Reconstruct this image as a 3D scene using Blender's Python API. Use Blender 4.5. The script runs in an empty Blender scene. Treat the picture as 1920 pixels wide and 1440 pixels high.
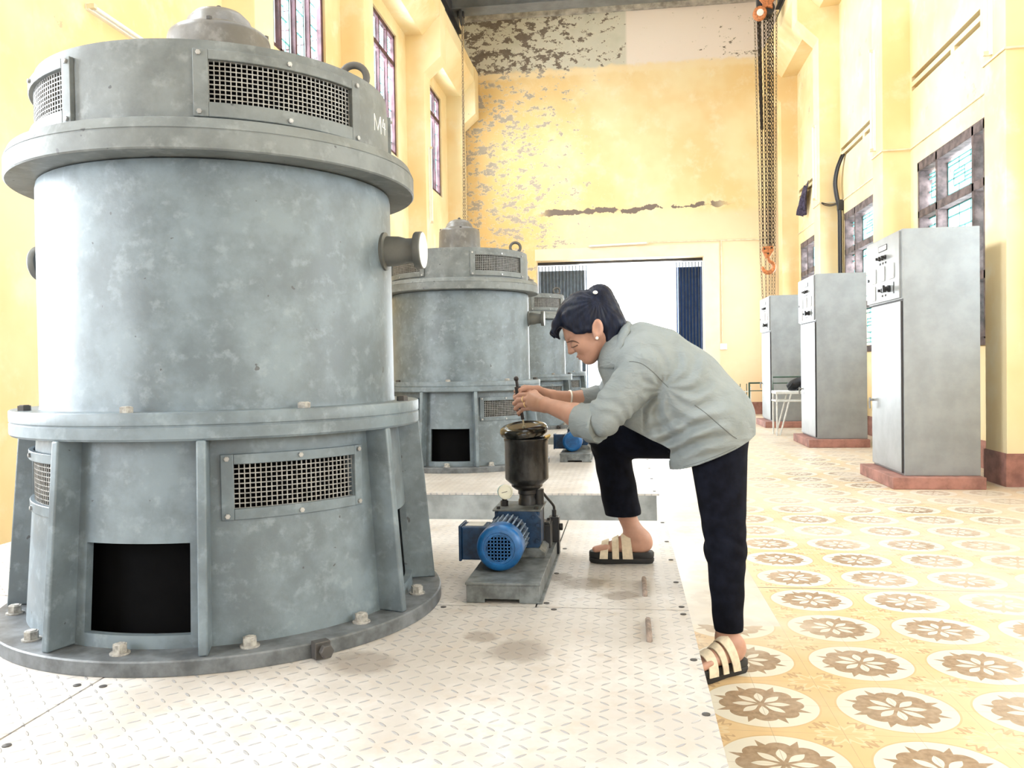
import bpy, math, random
import numpy as np
from math import sin, cos, pi, radians, atan2, sqrt, hypot
from mathutils import Vector, Matrix

S = bpy.context.scene
COL = S.collection
random.seed(7)

# ------------------------------------------------------------------ camera
cam_d = bpy.data.cameras.new('camera')
cam = bpy.data.objects.new('camera', cam_d)
COL.objects.link(cam)
YAW, PITCH, ROLL = 0.134729, -0.0206007, -0.0163005
_f = Vector((-sin(YAW) * cos(PITCH), cos(YAW) * cos(PITCH), sin(PITCH)))
_r = Vector((cos(YAW), sin(YAW), 0))
_u = _r.cross(_f)
_r2 = _r * cos(ROLL) + _u * sin(ROLL)
_u2 = -_r * sin(ROLL) + _u * cos(ROLL)
cam.matrix_world = Matrix(((_r2.x, _u2.x, -_f.x, 0), (_r2.y, _u2.y, -_f.y, 0), (_r2.z, _u2.z, -_f.z, 1.0589), (0, 0, 0, 1)))
cam_d.sensor_width = 36
cam_d.sensor_fit = 'HORIZONTAL'
cam_d.lens = 1585.73 / 1920 * 36
cam_d.clip_start = 0.05
S.camera = cam

# ------------------------------------------------------------------ view, world
S.view_settings.view_transform = 'Standard'
S.view_settings.look = 'None'
S.view_settings.gamma = 1
S.view_settings.use_curve_mapping = False
S.view_settings.exposure = -0.2
W = bpy.data.worlds.new('sky')
S.world = W
W.use_nodes = True
_bg = W.node_tree.nodes['Background']
_bg.inputs[0].default_value = (0.93, 0.97, 1.0, 1)
_bg.inputs[1].default_value = 2.6

def area(name, loc, aim, sx, sy, watt, col=(1, 1, 1)):
    d = bpy.data.lights.new(name, 'AREA')
    d.shape = 'RECTANGLE'
    d.size, d.size_y = sx, sy
    d.energy = watt
    d.color = col
    o = bpy.data.objects.new(name, d)
    COL.objects.link(o)
    o.location = loc
    o.rotation_euler = Vector(aim).to_track_quat('-Z', 'Z').to_euler()
    return o

BAYS = [-5.8, -2.44, 0.92, 4.26, 7.65, 10.99, 14.34, 17.65]        # pillar centres along the hall
DAY = (0.88, 0.95, 1.0)
# daylight standing in the window openings of the long walls (one lamp outside each window)
for i in range(7):
    yc = (BAYS[i] + BAYS[i + 1]) / 2
    area('daylight_left_high', (-4.15, yc, 5.75), (1, 0, -0.35), 1.9, 2.0, 720, DAY)
    area('daylight_right', (4.0, yc, 2.4), (-1, 0, -0.1), 1.9, 2.0, 290, DAY)
for yc in (-0.75, 2.6):
    area('daylight_left_low', (-4.2, yc, 2.1), (1, 0, -0.05), 2.2, 2.4, 430, DAY)
# daylight in the back door, and an added frontal fill lamp behind the camera
area('daylight_back_door', (0.1, 18.6, 1.7), (0, -1, 0), 2.2, 3.1, 330, DAY)
area('fill_front_door', (0.6, -9.2, 2.4), (0, 1, 0.05), 4.4, 4.4, 30, DAY)
# unseen roof lamps, added for light from above
for yc in (-3.0, 2.0, 7.0, 12.0):
    area('added_roof_light', (0, yc, 9.3), (0, 0, -1), 2.6, 3.4, 60, DAY)

# ------------------------------------------------------------------ helpers: nodes
class Nd:
    """thin layer over a material's node tree"""
    def __init__(self, name):
        self.m = bpy.data.materials.new(name)
        self.m.use_nodes = True
        self.t = self.m.node_tree
        self.b = self.t.nodes['Principled BSDF']
        self._tc = None
    def new(self, t):
        return self.t.nodes.new(t)
    def put(self, sock, v):
        if isinstance(v, bpy.types.NodeSocket):
            self.t.links.new(v, sock)
        elif isinstance(v, (tuple, list)) and sock.type == 'RGBA' and len(v) == 3:
            sock.default_value = (*v, 1)
        else:
            sock.default_value = v
    def co(self):
        if not self._tc:
            self._tc = self.new('ShaderNodeTexCoord').outputs['Object']
        return self._tc
    def xyz(self, v=None):
        n = self.new('ShaderNodeSeparateXYZ')
        self.put(n.inputs[0], v or self.co())
        return n.outputs
    def mk(self, op, a, b=0.0, c=0.0):
        n = self.new('ShaderNodeMath')
        n.operation = op
        for i, v in enumerate((a, b, c)):
            self.put(n.inputs[i], v)
        return n.outputs[0]
    def add(self, a, b): return self.mk('ADD', a, b)
    def sub(self, a, b): return self.mk('SUBTRACT', a, b)
    def mul(self, a, b): return self.mk('MULTIPLY', a, b)
    def lt(self, a, b): return self.mk('LESS_THAN', a, b)
    def gt(self, a, b): return self.mk('GREATER_THAN', a, b)
    def ss(self, x, lo, hi):
        n = self.new('ShaderNodeMapRange')
        n.interpolation_type = 'SMOOTHSTEP'
        self.put(n.inputs[0], x)
        self.put(n.inputs[1], lo)
        self.put(n.inputs[2], hi)
        return n.outputs[0]
    def noise(self, scale, detail=4, rough=0.55, vec=None, dist=0.0):
        n = self.new('ShaderNodeTexNoise')
        self.put(n.inputs['Vector'], vec or self.co())
        n.inputs['Scale'].default_value = scale
        n.inputs['Detail'].default_value = detail
        n.inputs['Roughness'].default_value = rough
        n.inputs['Distortion'].default_value = dist
        return n.outputs[0]
    def scaled(self, s):
        n = self.new('ShaderNodeMapping')
        self.put(n.inputs['Vector'], self.co())
        n.inputs['Scale'].default_value = s
        return n.outputs[0]
    def mix(self, f, a, b):
        n = self.new('ShaderNodeMix')
        n.data_type = 'RGBA'
        self.put(n.inputs[0], f)
        self.put(n.inputs[6], a)
        self.put(n.inputs[7], b)
        return n.outputs[2]
    def bump(self, h, strength=0.3, dist=0.01):
        n = self.new('ShaderNodeBump')
        n.inputs['Strength'].default_value = strength
        n.inputs['Distance'].default_value = dist
        self.put(n.inputs['Height'], h)
        self.put(self.b.inputs['Normal'], n.outputs[0])
    def out(self, col, rough=0.6, metal=0.0, spec=0.5):
        self.put(self.b.inputs['Base Color'], col)
        self.put(self.b.inputs['Roughness'], rough)
        self.put(self.b.inputs['Metallic'], metal)
        self.put(self.b.inputs['Specular IOR Level'], spec)
        return self.m

def plain(name, col, rough=0.6, metal=0.0, spec=0.5, var=0.12, scale=9.0, bump=0.0):
    g = Nd(name)
    n = g.noise(scale, 5, 0.6)
    dark = tuple(c * (1 - var * 1.6) for c in col)
    lite = tuple(min(1, c * (1 + var)) for c in col)
    c = g.mix(g.ss(n, 0.3, 0.7), dark, lite)
    if bump:
        g.bump(g.noise(scale * 6, 3), bump, 0.004)
    return g.out(c, rough, metal, spec)

# ------------------------------------------------------------------ materials
def m_paint_grey(name, base, mottle, rough=0.42):
    g = Nd(name)
    n1 = g.noise(5.5, 6, 0.62)
    n2 = g.noise(21, 5, 0.6)
    n3 = g.noise(60, 3, 0.6)
    dk = tuple(c * 0.62 for c in base)
    c = g.mix(g.ss(n1, 0.36, 0.66), dk, base)
    c = g.mix(g.mul(g.ss(n2, 0.52, 0.72), 0.5), c, mottle)
    sp = g.ss(g.noise(34, 2, 0.4), 0.755, 0.765)
    c = g.mix(g.mul(sp, 0.85), c, (0.05, 0.055, 0.06))
    g.bump(g.add(g.mul(n3, 0.5), n2), 0.12, 0.006)
    return g.out(c, g.add(rough - 0.08, g.mul(n1, 0.2)), 0.0, 0.5)

M = {}
M['machine'] = m_paint_grey('machine_grey_paint', (0.160, 0.203, 0.235), (0.24, 0.29, 0.325))
M['machine_top'] = m_paint_grey('weathered_top_paint', (0.165, 0.185, 0.19), (0.25, 0.275, 0.28), 0.5)
M['dome'] = m_paint_grey('dome_paint', (0.17, 0.165, 0.16), (0.28, 0.28, 0.275), 0.35)
M['eye_iron'] = plain('eye_iron', (0.11, 0.105, 0.10), 0.6, 0.2)
M['nozzle'] = plain('nozzle_iron', (0.115, 0.12, 0.115), 0.5, 0.2)
M['nozzle_face'] = plain('nozzle_face_paint', (0.62, 0.66, 0.68), 0.5)
M['screen'] = plain('screen_wire', (0.27, 0.27, 0.265), 0.5, 0.3, var=0.2, scale=40)
M['bolt_dusty'] = plain('dusty_bolt', (0.36, 0.345, 0.32), 0.8, var=0.25, scale=60)
M['bolt_dark'] = plain('dark_bolt', (0.075, 0.07, 0.068), 0.55, 0.3)
M['bolt_steel'] = plain('steel_bolt', (0.38, 0.38, 0.38), 0.4, 0.6)
M['flange_side'] = plain('flange_base_paint', (0.115, 0.125, 0.135), 0.5, var=0.3, scale=14)
M['inside'] = plain('inside_shade_black', (0.004, 0.004, 0.0045), 0.9, 0, 0.05)  # near-black colour holds the shade inside the machines
M['chalk'] = plain('white_lettering', (0.9, 0.9, 0.88), 0.8)
M['blue'] = plain('blue_enamel', (0.006, 0.105, 0.32), 0.32, 0.0, 0.6, var=0.2, scale=25)
M['blue_dk'] = plain('dark_blue_enamel', (0.008, 0.038, 0.10), 0.4, 0.0, 0.5, var=0.3, scale=30)
M['fin'] = plain('dusty_blue_fins', (0.22, 0.30, 0.42), 0.6, var=0.3, scale=40)
M['plate_lbl'] = plain('pale_label', (0.62, 0.60, 0.56), 0.5)
M['blackhole'] = plain('fan_guard_gap', (0.008, 0.02, 0.05), 0.7)
M['ped'] = plain('pedestal_steel', (0.145, 0.16, 0.165), 0.5, 0.15, var=0.3, scale=18)
M['iron'] = plain('black_iron', (0.028, 0.028, 0.03), 0.42, 0.3)
M['gauge_w'] = plain('gauge_dial', (0.72, 0.72, 0.62), 0.4)
M['gauge_b'] = plain('gauge_case', (0.20, 0.46, 0.55), 0.4)
M['brass'] = plain('brass', (0.75, 0.60, 0.30), 0.3, 0.8)
M['rod'] = plain('rod_steel', (0.035, 0.03, 0.032), 0.45, 0.3)
M['rod_tip'] = plain('oily_brass_tip', (0.55, 0.50, 0.36), 0.3, 0.6)
M['orange'] = plain('orange_hoist_paint', (0.55, 0.20, 0.075), 0.5, var=0.3, scale=30)
M['chain'] = plain('chain_steel', (0.045, 0.035, 0.03), 0.5, 0.4)
M['chain_lt'] = plain('hand_chain_steel', (0.30, 0.24, 0.17), 0.5, 0.4)
M['girder'] = plain('girder_paint', (0.085, 0.092, 0.098), 0.5, var=0.2, scale=3)
M['rail'] = plain('rail_steel', (0.045, 0.045, 0.05), 0.5, 0.3)
M['cab'] = plain('cabinet_hammer_grey', (0.29, 0.31, 0.325), 0.36, 0.12, 0.5, var=0.08, scale=5, bump=0.06)
M['cab_dk'] = plain('cabinet_gap', (0.04, 0.04, 0.045), 0.6)
M['meter'] = plain('meter_face', (0.85, 0.82, 0.80), 0.35)
M['knob'] = plain('black_knob', (0.015, 0.015, 0.017), 0.4)
M['redbase'] = plain('oxide_red_paint', (0.34, 0.165, 0.135), 0.75, var=0.22, scale=7)
M['tube'] = plain('tube_lamp_white', (0.88, 0.88, 0.86), 0.4, var=0.03)
M['conduit'] = plain('conduit_plastic', (0.74, 0.66, 0.50), 0.6, var=0.1)
M['cable'] = plain('black_cable', (0.014, 0.014, 0.018), 0.5)
M['cloth_dk'] = plain('purple_cloth', (0.055, 0.045, 0.085), 0.9, var=0.4, scale=25)
M['win_dk'] = plain('window_concrete', (0.115, 0.085, 0.085), 0.75, var=0.4, scale=8, bump=0.1)
M['shutter'] = plain('maroon_shutter', (0.15, 0.10, 0.115), 0.6, var=0.3, scale=6)
M['shutter_dk'] = plain('maroon_frame', (0.085, 0.035, 0.045), 0.6, var=0.3, scale=6)
M['cyan'] = plain('turquoise_grille', (0.16, 0.50, 0.52), 0.5)
M['gate_l'] = plain('gate_grey_blue', (0.24, 0.29, 0.36), 0.4, 0.2)
M['gate_r'] = plain('gate_navy', (0.030, 0.075, 0.22), 0.4, 0.2)
M['green'] = plain('green_rail_paint', (0.03, 0.075, 0.05), 0.5)
M['white_m'] = plain('white_metal', (0.78, 0.80, 0.80), 0.5)
M['bag'] = plain('black_bag', (0.012, 0.013, 0.018), 0.7, var=0.4, scale=30)
M['skin'] = plain('skin', (0.47, 0.262, 0.195), 0.5, 0, 0.4, var=0.05, scale=30)
M['hair'] = None
M['lips'] = plain('lips', (0.34, 0.135, 0.125), 0.5)
M['pearl'] = plain('pearl', (0.9, 0.86, 0.80), 0.2)
M['clip'] = plain('hair_clip', (0.92, 0.92, 0.90), 0.4)
M['pants'] = plain('navy_trousers', (0.005, 0.006, 0.012), 0.9, 0, 0.12, var=0.3, scale=20)
M['strap'] = plain('beige_leather', (0.70, 0.60, 0.46), 0.6, var=0.08, scale=60)
M['sole'] = plain('black_sole', (0.012, 0.012, 0.014), 0.6)
M['gold'] = plain('gold', (0.85, 0.68, 0.36), 0.3, 0.7)
M['glass'] = plain('window_glass', (0.8, 0.86, 0.9), 0.1)
M['slot'] = plain('slot_dark', (0.045, 0.042, 0.04), 0.8)
M['brow'] = plain('brow_hair', (0.12, 0.068, 0.052), 0.95)
M['nail'] = plain('nail', (0.80, 0.50, 0.42), 0.25)

g = Nd('black_hair')
st = g.noise(90, 3, 0.6, g.scaled((1, 1, 0.25)))
c = g.mix(g.ss(st, 0.35, 0.7), (0.004, 0.006, 0.016), (0.008, 0.013, 0.034))  # blue cast of the lens haze is put into the hair colour
g.bump(st, 0.5, 0.004)
M['hair'] = g.out(c, 0.5, 0, 0.2)

# reservoir: oily black-brown steel with worn streaks
g = Nd('oily_reservoir')
n1 = g.noise(14, 5, 0.65, g.scaled((1, 1, 0.45)))
n2 = g.noise(40, 4, 0.6)
c = g.mix(g.ss(n1, 0.42, 0.68), (0.012, 0.011, 0.011), (0.062, 0.062, 0.063))
c = g.mix(g.mul(g.ss(n2, 0.6, 0.75), 0.5), c, (0.035, 0.026, 0.018))
M['pot'] = g.out(c, 0.30, 0.3, 0.5)
M['lid'] = plain('oily_lid', (0.020, 0.019, 0.014), 0.16, 0.2, 0.7, var=0.4, scale=30)

# shirt
g = Nd('grey_work_shirt')
w1 = g.noise(900, 2, 0.5)
n1 = g.noise(6, 4, 0.6)
c = g.mix(g.ss(n1, 0.3, 0.7), (0.195, 0.222, 0.230), (0.248, 0.278, 0.288))
c = g.mix(g.mul(w1, 0.25), c, (0.26, 0.28, 0.28))
g.bump(g.add(g.mul(g.noise(11, 4, 0.55, g.scaled((1.0, 1.0, 2.2)), 0.6), 1.0), g.mul(w1, 0.02)), 0.35, 0.03)
M['shirt'] = g.out(c, 0.85, 0, 0.3)

# yellow lime-washed wall; peel(x,z) decides where the plaster shows
YEL = (0.83, 0.56, 0.19)
def m_wall(name, back=False, peel=0.0):
    g = Nd(name)
    x, y, z = g.xyz()
    n0 = g.noise(0.55, 4, 0.6)
    n1 = g.noise(2.4, 6, 0.65)
    n2 = g.noise(9, 5, 0.65)
    c = g.mix(g.ss(n0, 0.35, 0.65), (0.80, 0.60, 0.315), (0.86, 0.735, 0.475))
    c = g.mix(g.mul(g.ss(n1, 0.5, 0.72), 0.55), c, (0.88, 0.81, 0.64))
    if back:
        och = g.mul(g.sub(1.0, g.ss(g.add(x, g.mul(g.sub(n1, 0.5), 2.2)), -2.6, -0.2)), 0.75)
        c = g.mix(och, c, (0.74, 0.50, 0.21))
        edge = g.mul(g.sub(n1, 0.5), 0.25)
        zz = g.add(z, edge)
        # pale pink plaster around and over the door
        low = g.mul(g.sub(1.0, g.ss(zz, 4.1, 4.3)), g.ss(g.add(x, g.mul(n0, 1.6)), -1.2, 0.2))
        c = g.mix(g.mul(low, 0.75), c, (0.84, 0.66, 0.47))
        # whitish field with greyer left half above the painted part
        top = g.ss(zz, 7.24, 7.34)
        left = g.sub(1.0, g.ss(x, 0.05, 0.12))
        ctop = g.mix(left, (0.83, 0.74, 0.68), (0.62, 0.60, 0.52))
        ctop = g.mix(g.mul(g.mul(left, g.ss(n0, 0.5, 0.7)), 0.7), ctop, (0.36, 0.38, 0.27))
        c = g.mix(top, c, ctop)
        lite = g.mul(g.sub(1.0, top), g.mul(g.ss(zz, 7.1, 7.2), 0.6))
        c = g.mix(lite, c, (0.85, 0.72, 0.5))
        # flaked plaster: strong at the left, rare at the right
        bias = g.sub(1.0, g.ss(g.add(x, g.mul(g.sub(n0, 0.5), 2.0)), -2.7, 0.9))
        thr = g.sub(0.70, g.mul(bias, 0.165))
        rgt = g.mul(g.ss(x, 0.9, 2.2), 0.05)
        thr = g.sub(thr, g.mul(top, g.add(g.add(0.045, rgt), g.mul(g.mul(left, g.sub(1.0, bias)), 0.07))))
        f = g.noise(4.6, 9, 0.74, g.scaled((1.0, 1.0, 1.6)))
        flake = g.ss(f, thr, g.add(thr, 0.012))
        rim = g.mul(g.ss(f, g.sub(thr, 0.05), thr), g.sub(1.0, flake))
        c = g.mix(g.mul(rim, 0.45), c, (0.80, 0.74, 0.62))
        c = g.mix(flake, c, g.mix(top, g.mix(n2, (0.34, 0.29, 0.25), (0.52, 0.46, 0.40)), g.mix(n2, (0.13, 0.10, 0.08), (0.26, 0.22, 0.19))))
        # the long dark crack over the door
        line = g.add(g.add(4.30, g.mul(x, 0.02)), g.mul(g.sub(g.noise(3.0, 5, 0.7), 0.5), 0.22))
        d = g.mk('ABSOLUTE', g.sub(z, line))
        wdt = g.mul(g.ss(g.noise(2.2, 4, 0.6), 0.36, 0.6), 0.065)
        crack = g.mul(g.ss(g.sub(wdt, d), 0.0, 0.012), g.mul(g.ss(x, -1.9, -1.5), g.sub(1.0, g.ss(x, 1.7, 2.3))))
        c = g.mix(crack, c, (0.20, 0.16, 0.14))
        g.bump(g.sub(1.0, flake), 0.4, 0.01)
    else:
        f = g.noise(2.6, 8, 0.72)
        flake = g.ss(f, 0.69 - peel, 0.70 - peel)
        c = g.mix(g.mul(flake, 0.8), c, (0.52, 0.42, 0.30))
        g.bump(n2, 0.08, 0.01)
    return g.out(c, 0.85, 0, 0.2)
M['wall'] = m_wall('yellow_limewash')
M['wall_peel'] = m_wall('yellow_limewash_flaking', False, 0.06)
M['wall_back'] = m_wall('yellow_limewash_peeling', True)
M['ledge'] = plain('ledge_plaster', (0.40, 0.37, 0.33), 0.8, var=0.3, scale=5)
M['ceil'] = plain('ceiling_plaster', (0.75, 0.73, 0.68), 0.9, var=0.05, scale=2)
M['door_pl'] = plain('door_surround_plaster', (0.86, 0.74, 0.55), 0.85, var=0.05, scale=3)

# patterned cement tiles: medallions on a 0.4 m pitch
def m_tiles():
    g = Nd('cement_tiles')
    x, y, z = g.xyz()
    def cell(v, o, s):
        return g.mul(g.sub(g.mk('FRACT', g.add(g.mk('DIVIDE', g.sub(v, o), s), 0.5)), 0.5), s)
    dx, dy = cell(x, 0.40025, 0.4), cell(y, 2.2818, 0.4)
    r = g.mk('SQRT', g.add(g.mul(dx, dx), g.mul(dy, dy)))
    th = g.mk('ARCTAN2', dy, dx)
    wear = g.noise(1.3, 4, 0.6)
    fine = g.noise(45, 4, 0.6)
    yel = g.mix(g.ss(wear, 0.35, 0.65), (0.60, 0.415, 0.215), (0.64, 0.475, 0.285))
    cream = (0.64, 0.60, 0.52)
    brown = g.mix(g.ss(fine, 0.35, 0.65), (0.25, 0.165, 0.10), (0.335, 0.235, 0.155))
    # pale strap-work between the medallions
    ax, ay = g.mk('ABSOLUTE', cell(x, 0.20025, 0.4)), g.mk('ABSOLUTE', cell(y, 2.0818, 0.4))
    rc = g.mk('SQRT', g.add(g.mul(ax, ax), g.mul(ay, ay)))
    thc = g.mk('ARCTAN2', ay, ax)
    star = g.lt(g.mk('ABSOLUTE', g.sub(rc, g.add(0.055, g.mul(g.mk('SINE', g.mul(thc, 8)), 0.018)))), 0.009)
    c = g.mix(g.mul(star, 0.7), yel, (0.66, 0.54, 0.36))
    # brown sprigs on the diagonals
    qx, qy = g.sub(ax, 0.058), g.sub(ay, 0.058)
    al = g.mul(g.sub(qx, qy), 0.7071)
    ac = g.mul(g.add(qx, qy), 0.7071)
    wav = g.mul(g.mk('SINE', g.mul(al, 235)), 0.009)
    sprig = g.mul(g.lt(g.mk('ABSOLUTE', g.sub(ac, wav)), 0.0055), g.lt(g.mk('ABSOLUTE', al), 0.040))
    dots = g.mul(g.lt(g.mk('ABSOLUTE', al), 0.007), g.lt(g.mk('ABSOLUTE', g.add(ac, 0.0)), 0.021))
    sprig = g.mk('MAXIMUM', sprig, dots)
    c = g.mix(g.mul(sprig, g.add(0.35, g.mul(fine, 0.6))), c, (0.34, 0.21, 0.115))
    # medallion
    rimm = g.lt(r, 0.1775)
    c = g.mix(g.mul(rimm, 0.8), c, (0.52, 0.37, 0.20))
    c = g.mix(g.lt(r, 0.171), c, cream)
    am = g.mk('ABSOLUTE', g.sub(g.mul(g.mk('FRACT', g.add(g.mk('DIVIDE', th, pi / 4), 0.5)), pi / 4), pi / 8))
    lob = g.add(0.092, g.mul(g.mk('SQRT', g.mk('ABSOLUTE', g.mk('COSINE', g.mul(th, 4)))), 0.036))
    flower = g.lt(r, lob)
    gapd = g.mul(g.sub(pi / 8, am), r)
    spike = g.mul(g.lt(gapd, g.mul(g.sub(0.152, r), 0.32)), g.lt(r, 0.152))
    c = g.mix(g.mk('MAXIMUM', flower, g.mul(spike, g.gt(r, 0.09))), c, brown)
    prof = g.mk('SINE', g.mul(g.mk('DIVIDE', g.sub(r, 0.014), 0.074), pi))
    pw = g.mul(g.mul(prof, g.mk('SQRT', g.mk('MAXIMUM', r, 0.0))), 0.060)
    petal = g.mul(g.lt(g.mul(am, r), pw), g.mul(g.gt(r, 0.014), g.lt(r, 0.088)))
    c = g.mix(petal, c, cream)
    # joints, and dust that fades the pattern more towards the far end
    jx, jy = g.mk('ABSOLUTE', cell(x, 0.40025, 0.2)), g.mk('ABSOLUTE', cell(y, 2.2818, 0.2))
    joint = g.lt(g.mk('MINIMUM', jx, jy), 0.0009)
    c = g.mix(g.mul(joint, 0.55), c, (0.30, 0.22, 0.15))
    slab = g.lt(g.mk('ABSOLUTE', g.sub(y, 4.082)), 0.005)
    c = g.mix(slab, c, (0.10, 0.09, 0.08))
    dust = g.ss(g.add(g.noise(0.8, 5, 0.65), g.mul(y, 0.032)), 0.52, 0.82)
    c = g.mix(g.mul(dust, 0.72), c, (0.64, 0.56, 0.47))
    # plain pale strip over the tiles beside the platform
    strip = g.mul(g.lt(x, 0.60), g.gt(y, 3.48))
    c = g.mix(g.mul(strip, 0.85), c, g.mix(g.ss(wear, 0.4, 0.65), (0.62, 0.59, 0.55), (0.48, 0.45, 0.42)))
    g.bump(g.sub(1.0, joint), 0.2, 0.002)
    return g.out(c, g.add(0.30, g.mul(wear, 0.25)), 0, 0.5)
M['tiles'] = m_tiles()

# dusty painted checker plate
def m_checker():
    g = Nd('checker_plate_steel')
    g._tc = g.new('ShaderNodeNewGeometry').outputs['Position']
    x, y, z = g.xyz()
    a = 0.040
    i, j = g.mk('FLOOR', g.mk('DIVIDE', x, a)), g.mk('FLOOR', g.mk('DIVIDE', y, a))
    par = g.mk('MODULO', g.mk('ABSOLUTE', g.add(i, j)), 2.0)
    lx = g.sub(g.mk('FRACT', g.mk('DIVIDE', x, a)), 0.5)
    ly = g.sub(g.mk('FRACT', g.mk('DIVIDE', y, a)), 0.5)
    p1, p2 = g.mul(g.add(lx, ly), 0.7071), g.mul(g.sub(lx, ly), 0.7071)
    inv = g.sub(1.0, par)
    along = g.add(g.mul(p1, par), g.mul(p2, inv))
    across = g.add(g.mul(p2, par), g.mul(p1, inv))
    e = g.add(g.mul(g.mul(along, along), 6.6), g.mul(g.mul(across, across), 120.0))
    bar = g.sub(1.0, g.ss(e, 0.55, 1.05))
    n1 = g.noise(2.2, 6, 0.68)
    n2 = g.noise(12, 5, 0.65)
    c = g.mix(g.ss(n1, 0.35, 0.7), (0.40, 0.365, 0.33), (0.55, 0.525, 0.505))
    c = g.mix(g.mul(g.ss(n2, 0.52, 0.72), 0.6), c, (0.40, 0.335, 0.275))
    # rubbed steel shows on the raised bars
    c = g.mix(g.mul(bar, g.add(0.35, g.mul(g.ss(n2, 0.4, 0.6), 0.5))), c, (0.27, 0.27, 0.285))
    # oil stains
    for sx, sy, sr in ((-0.30, 2.28, 0.105), (-0.42, 2.40, 0.06), (-0.16, 3.02, 0.10), (-0.25, 3.1, 0.06), (-0.02, 2.86, 0.07), (-0.70, 2.15, 0.12)):
        d = g.mk('SQRT', g.add(g.mul(g.sub(x, sx), g.sub(x, sx)), g.mul(g.sub(y, sy), g.sub(y, sy))))
        st = g.sub(1.0, g.ss(g.add(d, g.mul(g.sub(n2, 0.5), 0.11)), sr * 0.55, sr))
        c = g.mix(g.mul(st, 0.7), c, (0.22, 0.185, 0.155))
    g.bump(bar, 0.8, 0.004)
    return g.out(c, g.add(0.36, g.mul(n1, 0.25)), 0.05, 0.5)
M['checker'] = m_checker()
M['conc'] = plain('platform_concrete', (0.25, 0.265, 0.268), 0.8, var=0.22, scale=5, bump=0.1)

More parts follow.
